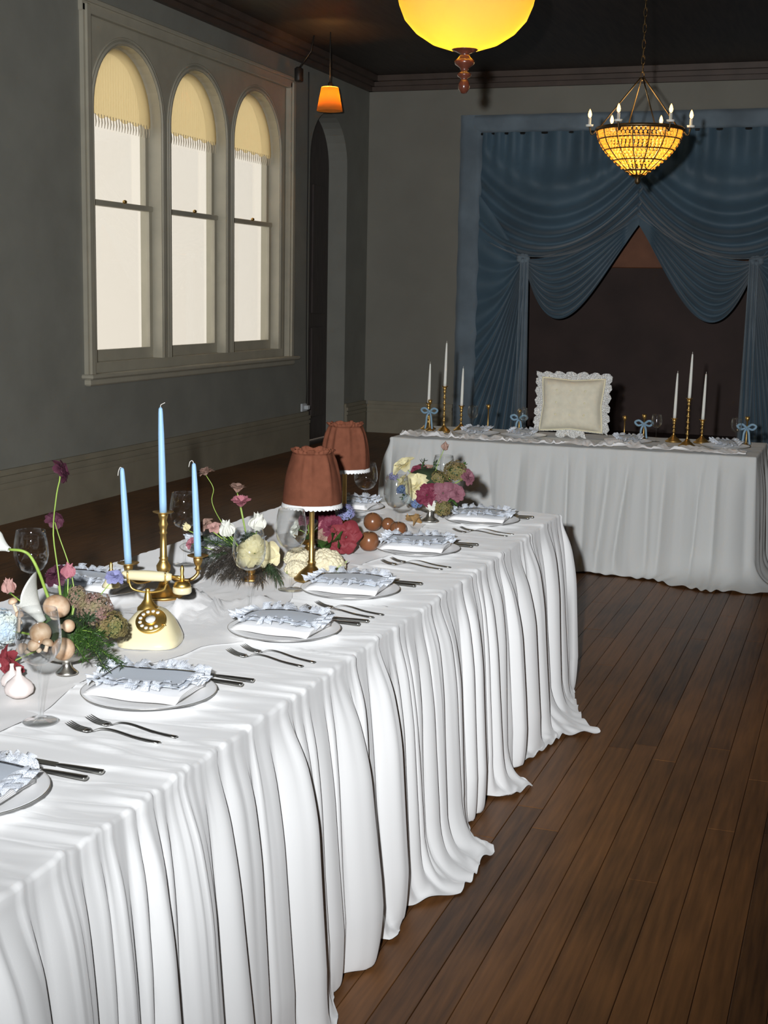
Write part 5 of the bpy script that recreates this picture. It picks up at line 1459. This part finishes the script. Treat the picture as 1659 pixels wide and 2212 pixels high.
for k, (x, y) in enumerate([(735, 1168), (728, 1160), (742, 1172), (700, 1178), (668, 1160)]):
    t = thing('green_leaf', 'bright green leaf under the burgundy carnations', 'leaf', R4, 'leaves under the burgundy carnations')
    q = p4(x, y, -0.09) - R4
    leaf_part(t, q * 0.3, q, q.length * 0.8, 'leaf_green', k, 0.8)

# ================================================================== ARRANGEMENT 4: yellow roses at the far end
B3 = Vector((-1.54, 4.945, ZT + 0.006))
footed_bowl(B3, 'tarnished silver footed bowl under the yellow rose arrangement', M_silver, 0.078, 0.095, 0.034)
R3 = B3 + Vector((0, 0, 0.085))
def p3(x, y, dy=0.0): return P(x, y, 4.93 + dy)
o = MB().ball((0, 0, 0), 1.0, 16, 10, (0.095, 0.08, 0.07)).build('moss_ball', M_core); o.location = B3 + Vector((-0.01, 0, 0.135)); tag(o, 'dark moss ball hidden under the yellow rose arrangement', 'moss')
gy = 'flowers of the far arrangement'
flower('rose', p3(873, 1002, 0), R3, 'pale yellow rose high on the window side of bouquet', 'yellow', 0.050, (-0.3, -0.5, 0.9), seed=51, group=gy, leaves=2)
flower('rose', p3(896, 1046, -.07), R3, 'open yellow and cream rose in middle of bouquet', 'yellow', 0.054, (-0.1, -0.8, 0.5), seed=52, group=gy)
flower('ranunculus', p3(921, 1068, -.10), R3, 'round burgundy ranunculus below the open yellow rose', 'burgundy', 0.042, (0, -0.9, 0.3), seed=53, group=gy)
flower('ranunculus', p3(957, 1064, -.09), R3, 'mauve pink ranunculus beside the burgundy one', 'mauve', 0.040, (0.2, -0.9, 0.3), seed=54, group=gy)
flower('carnation', p3(987, 1066, -.05), R3, 'pale mauve carnation at bouquet edge above plate', 'mauve', 0.032, (0.6, -0.7, 0.2), seed=55, group=gy)
flower('tulip', p3(961, 966, 0), R3, 'dusty mauve tulip on a thin stem above bouquet', 'dusty', 0.032, (0.35, -0.2, 0.8), [p3(935, 1050), p3(943, 1010)], 56, gy, stem_r=0.0014)
flower('carnation', p3(1010, 1030, 0.03), R3, 'rust carnation standing out toward the head table', 'mauve', 0.032, (0.7, -0.4, 0.4), seed=57, group=gy)
flower('rose', p3(905, 1014, 0.03), R3, 'dark plum rose between the two yellow roses', 'burgundy', 0.036, (0, -0.5, 0.8), seed=58, group=gy)
flower('rose', p3(924, 1012, 0.04), R3, 'brownish mauve rose under the tall dusty tulip', 'dusty', 0.030, (0.1, -0.4, 0.8), seed=59, group=gy)
flower('rose', p3(932, 1092, -.10), R3, 'tiny white rose low above the silver bowl', 'white', 0.022, (0, -0.9, 0.1), seed=60, group=gy)
flower('rose', p3(868, 1040, -.02), R3, 'apricot rose at window side edge of bouquet', 'cream', 0.032, (-0.7, -0.5, 0.4), seed=61, group=gy)
hydrangea(p3(984, 1020, 0.03), R3, 'olive green hydrangea under the rust carnation', 'olive', 0.044, 62)
hydrangea(p3(947, 1034, -.02), R3, 'olive hydrangea between yellow rose and mauve ranunculus', 'olive', 0.032, 63)
hydrangea(p3(957, 1098, -.09), R3, 'dull olive hydrangea hanging over the silver bowl rim', 'olive', 0.034, 64)
for k, (x, y, r, c, w) in enumerate([(900, 1088, .022, 'blue', 'over the bowl rim below burgundy ranunculus'), (882, 1080, .022, 'skyblue', 'beside the wine glass bowl'), (868, 1058, .020, 'blue', 'below the apricot rose'), (930, 1028, .018, 'blue', 'behind the open yellow rose'), (850, 1030, .018, 'lilac', 'at the lamp side of bouquet')]):
    hydrangea(p3(x, y, -.08 if k < 3 else 0), R3, 'blue delphinium florets ' + w, c, r, 70 + k, name='delphinium')
for k, (x, y, dy) in enumerate([(915, 995, .03), (870, 1075, -.06), (890, 1065, -.08), (1003, 1002, .05), (940, 1000, .05), (985, 1090, -.06), (880, 1060, -.05), (935, 1045, -.05)]):
    sprig(R3, p3(x, y, dy), 'small leafed green sprig between the far bouquet flowers', 40, 0.022, M_leaf if k % 2 else M_leafd, 90 + k, 'leafy_sprig', True, 'green sprigs in the far bouquet', 0.004)
for k, (x, y) in enumerate([(880, 1116), (898, 1122), (912, 1118), (888, 1108)]):
    t = thing('dried_leaf', 'curled bronze dried leaf lying beside the silver bowl foot', 'leaf', B3 + Vector((-0.05, -0.05, 0.004)), 'dried bronze leaves under the far bouquet')
    q = PZ(x, y, ZT + 0.03) - (B3 + Vector((-0.05, -0.05, 0.004)))
    leaf_part(t, (0, 0, 0), q, max(0.05, q.length), 'dried_bronze_leaf', k, 1.2)

# ================================================================== HEAD TABLE
ZH = HZ + 0.006
# cushion with lace edge
cu = thing('lace_cushion', 'ivory tufted cushion with scalloped lace edge standing on head table', 'cushion', (-1.715, 8.44, ZH + 0.020))
CW, CHh, CT = 0.40, 0.335, 0.075
def cush(sgn):
    def fn(u, v):
        x = (u - .5) * 2; y = (v - .5) * 2
        pin = 1 - 0.09 * (1 - abs(y)) * (abs(x) ** 3); pin2 = 1 - 0.10 * (1 - abs(x)) * (abs(y) ** 3)
        th = CT * (max(0, 1 - x ** 4) * max(0, 1 - y ** 4)) ** 0.5
        tuft = sum(math.exp(-((x - a) ** 2 + (y - b) ** 2) / 0.03) for a in (-.45, 0, .45) for b in (-.4, .05, .5))
        return (x * CW / 2 * pin, sgn * (th - 0.012 * tuft * (th / CT)), CHh / 2 + 0.02 + y * CHh / 2 * pin2)
    return fn
lean = Matrix.Rotation(R(-8), 4, 'X')
cmb = MB().grid(cush(-1), 28, 28).grid(cush(1), 28, 28)
cmb.build('cushion_body', M_cush, cu, True, lean)
def edge(s):
    s = (s % 1) * 4; k = int(s); f = (s - k) * 2 - 1
    x, y = ((f, -1), (1, f), (-f, 1), (-1, -f))[k]
    pin = 1 - 0.09 * (1 - abs(y)) * (abs(x) ** 3); pin2 = 1 - 0.10 * (1 - abs(x)) * (abs(y) ** 3)
    return Vector((x * CW / 2 * pin, 0, CHh / 2 + 0.02 + y * CHh / 2 * pin2))
MB().tube([edge(k / 80) for k in range(81)], 0.006, 6).build('piping', M_piping, cu, True, lean)
cc = Vector((0, 0, CHh / 2 + 0.02))
def lace(u, v):
    p = edge(u); dv = (p - cc); dv = Vector((dv.x, 0, dv.z)).normalized()
    sc = abs(math.sin(math.pi * u * 26)) ** 0.6
    w = v * (0.036 + 0.022 * sc) if p.z > 0.03 else v * 0.012
    return p + dv * w + Vector((0, 0.010 * math.sin(2 * math.pi * u * 60) * v + 0.004, 0))
MB().grid(lace, 300, 4, None, True).build('lace_edge', lace_mat('cushion_lace', (0.80, 0.80, 0.78), 90, 0.10), cu, True, lean)
for a in (-.45, 0, .45):
    for b in (-.4, .05, .5):
        MB().ball((a * CW / 2, -CT + 0.013 + 0.02 * (abs(a) + abs(b)) * 0, CHh / 2 + 0.02 + b * CHh / 2), 0.007, 8, 6, (1, .5, 1)).build('button', M_piping, cu, True, lean)

def tall_stick(x, y, hp, label, group):
    """turned brass candlestick; hp = height of the pan"""
    t = thing('candlestick', label, 'candlestick', (x, y, ZH), group)
    MB().lathe([(0, 0), (0.050, 0), (0.051, 0.006), (0.036, 0.014), (0.034, 0.020), (0.016, 0.032), (0.010, 0.045), (0.0, 0.046)], 26).build('base', M_brass, t)
    pr = [(0.008, 0.04)]
    n = max(3, int(hp / 0.045))
    for k in range(n):
        z = 0.05 + (hp - 0.07) * k / n; dz = (hp - 0.07) / n
        pr += [(0.006, z), (0.0055, z + dz * 0.45), (0.0105, z + dz * 0.62), (0.0105, z + dz * 0.72), (0.0065, z + dz * 0.9)]
    pr += [(0.010, hp - 0.018), (0.0135, hp), (0, hp)]
    MB().lathe(pr, 16).build('shaft', M_brass, t)
    MB().lathe([(0, hp), (0.014, hp), (0.021, hp + 0.004), (0.0215, hp + 0.006), (0.012, hp + 0.002), (0, hp + 0.002)], 20).build('drip_pan', M_brass, t)
    return t
sets = [((960, 8.34), 835, 742, 'tallest', (963,)), ]
def headstick(px, pan_y, tip_y, Y, label, clabel, grp):
    p = P(px, pan_y, Y); tp = P(px + 3, tip_y, Y)
    hp = p.z - ZH
    tall_stick(p.x, Y, hp, label, grp)
    taper(Vector((p.x, Y, p.z + 0.002)), tp.z - p.z, (0, R(1.0)), clabel, M_candlew, 'white candles on the head table', 0.0098, 0.0052, 'up')
gl_ = 'candlesticks on the head table'
headstick(961, 836, 741, 8.36, 'tallest brass candlestick in the trio near window side of head table', 'tallest white taper of the trio near the wall corner', gl_)
headstick(926, 872, 786, 8.50, 'shorter brass candlestick on window side of its trio near wall corner', 'white taper on window side of the trio near wall corner', gl_)
headstick(997, 878, 796, 8.52, 'shorter brass candlestick on cushion side of its trio near wall corner', 'white taper on cushion side of the trio near wall corner', gl_)
headstick(1489, 862, 765, 8.30, 'tallest brass candlestick in the trio beside blue ribbons', 'tallest white taper of the trio against the dark alcove', gl_)
headstick(1457, 905, 806, 8.52, 'shorter brass candlestick on cushion side of trio by dark alcove', 'white taper on cushion side of the trio by dark alcove', gl_)
headstick(1518, 908, 808, 8.54, 'shorter brass candlestick at table end side of trio by dark alcove', 'white taper at table end side of the trio by dark alcove', gl_)

def votive(x, y, h, label, bow, blab=None, grp='slim gold stems on the head table'):
    t = thing('bud_stand', label, 'candle holder', (x, y, ZH), grp)
    MB().lathe([(0, 0), (0.030, 0), (0.030, 0.004), (0.012, 0.010), (0.005, 0.02), (0.004, h - 0.03), (0.008, h - 0.028), (0.013, h - 0.014), (0.014, h), (0.010, h), (0.008, h - 0.02), (0, h - 0.022)], 16).build('stand', M_brass, t)
    if bow:
        b = thing('ribbon_bow', blab, 'ribbon', (x, y, ZH + h * 0.62), 'blue ribbons on the head table')
        for s in (-1, 1):
            MB().tube(bez([(0, -0.006, 0), (s * 0.03, -0.014, 0.022), (s * 0.055, -0.012, 0.010), (s * 0.035, -0.010, -0.010), (0, -0.006, 0)], 18), 0.007, 6, None, 0.2, (0, 1, 0)).build('loop', M_ribbon, b)
            MB().tube(bez([(0, -0.008, 0), (s * 0.014, -0.018, -0.03), (s * 0.018, -0.016, -0.07), (s * 0.024, -0.02, -h * 0.62 + 0.012)], 12), 0.0065, 6, None, 0.2, (0, 1, 0)).build('streamer', M_ribbon, b)
        MB().ball((0, -0.010, 0), 0.010, 8, 6).build('bow_knot', M_ribbon, b)
votive(-2.64, 8.42, 0.20, 'slim gold stand at the window end of head table', True, 'blue ribbon bow at the window end of head table')
votive(-2.30, 8.62, 0.17, 'slim gold stand between window side candles and cushion', False)
votive(-2.08, 8.58, 0.15, 'slim gold stand beside the lace cushion', True, 'blue ribbon bow between candles and lace cushion')
votive(-1.40, 8.60, 0.14, 'slim gold stand on the far side of lace cushion', False)
votive(-1.27, 8.55, 0.16, 'slim gold stand next to the alcove candle trio', True, 'blue ribbon bow beside the alcove candle trio')
votive(-0.64, 8.50, 0.18, 'slim gold stand at the corner end of head table', True, 'blue ribbon bow at the corner end of head table')
hw = ['right beside the window side candles', 'just before the lace cushion', 'between cushion and alcove candles', 'near the corner end of head table']
for k, x in enumerate((-2.275, -1.975, -1.32, -0.742)):
    place(pl, used, (x, 8.262, ZH + 0.004), 0, 'white plate on head table ' + hw[k])['group'] = 'plates on the head table'
    place(laces[k % 3], used, (x, 8.262, ZH + 0.002), R(90 + 5 * k), 'lace edged napkin on head table ' + hw[k])['group'] = 'lace napkins on the head table'
for k, (x, w) in enumerate(((-2.36, 'by the window side candles'), (-2.03, 'beside lace cushion toward the window'), (-1.18, 'by the alcove candle trio'), (-0.70, 'near the corner ribbon'))):
    wine_glass((x, 8.46, ZH + 0.001), 'small clear wine glass on head table ' + w, 0.17, 0.034, 'wine glasses on the head table')
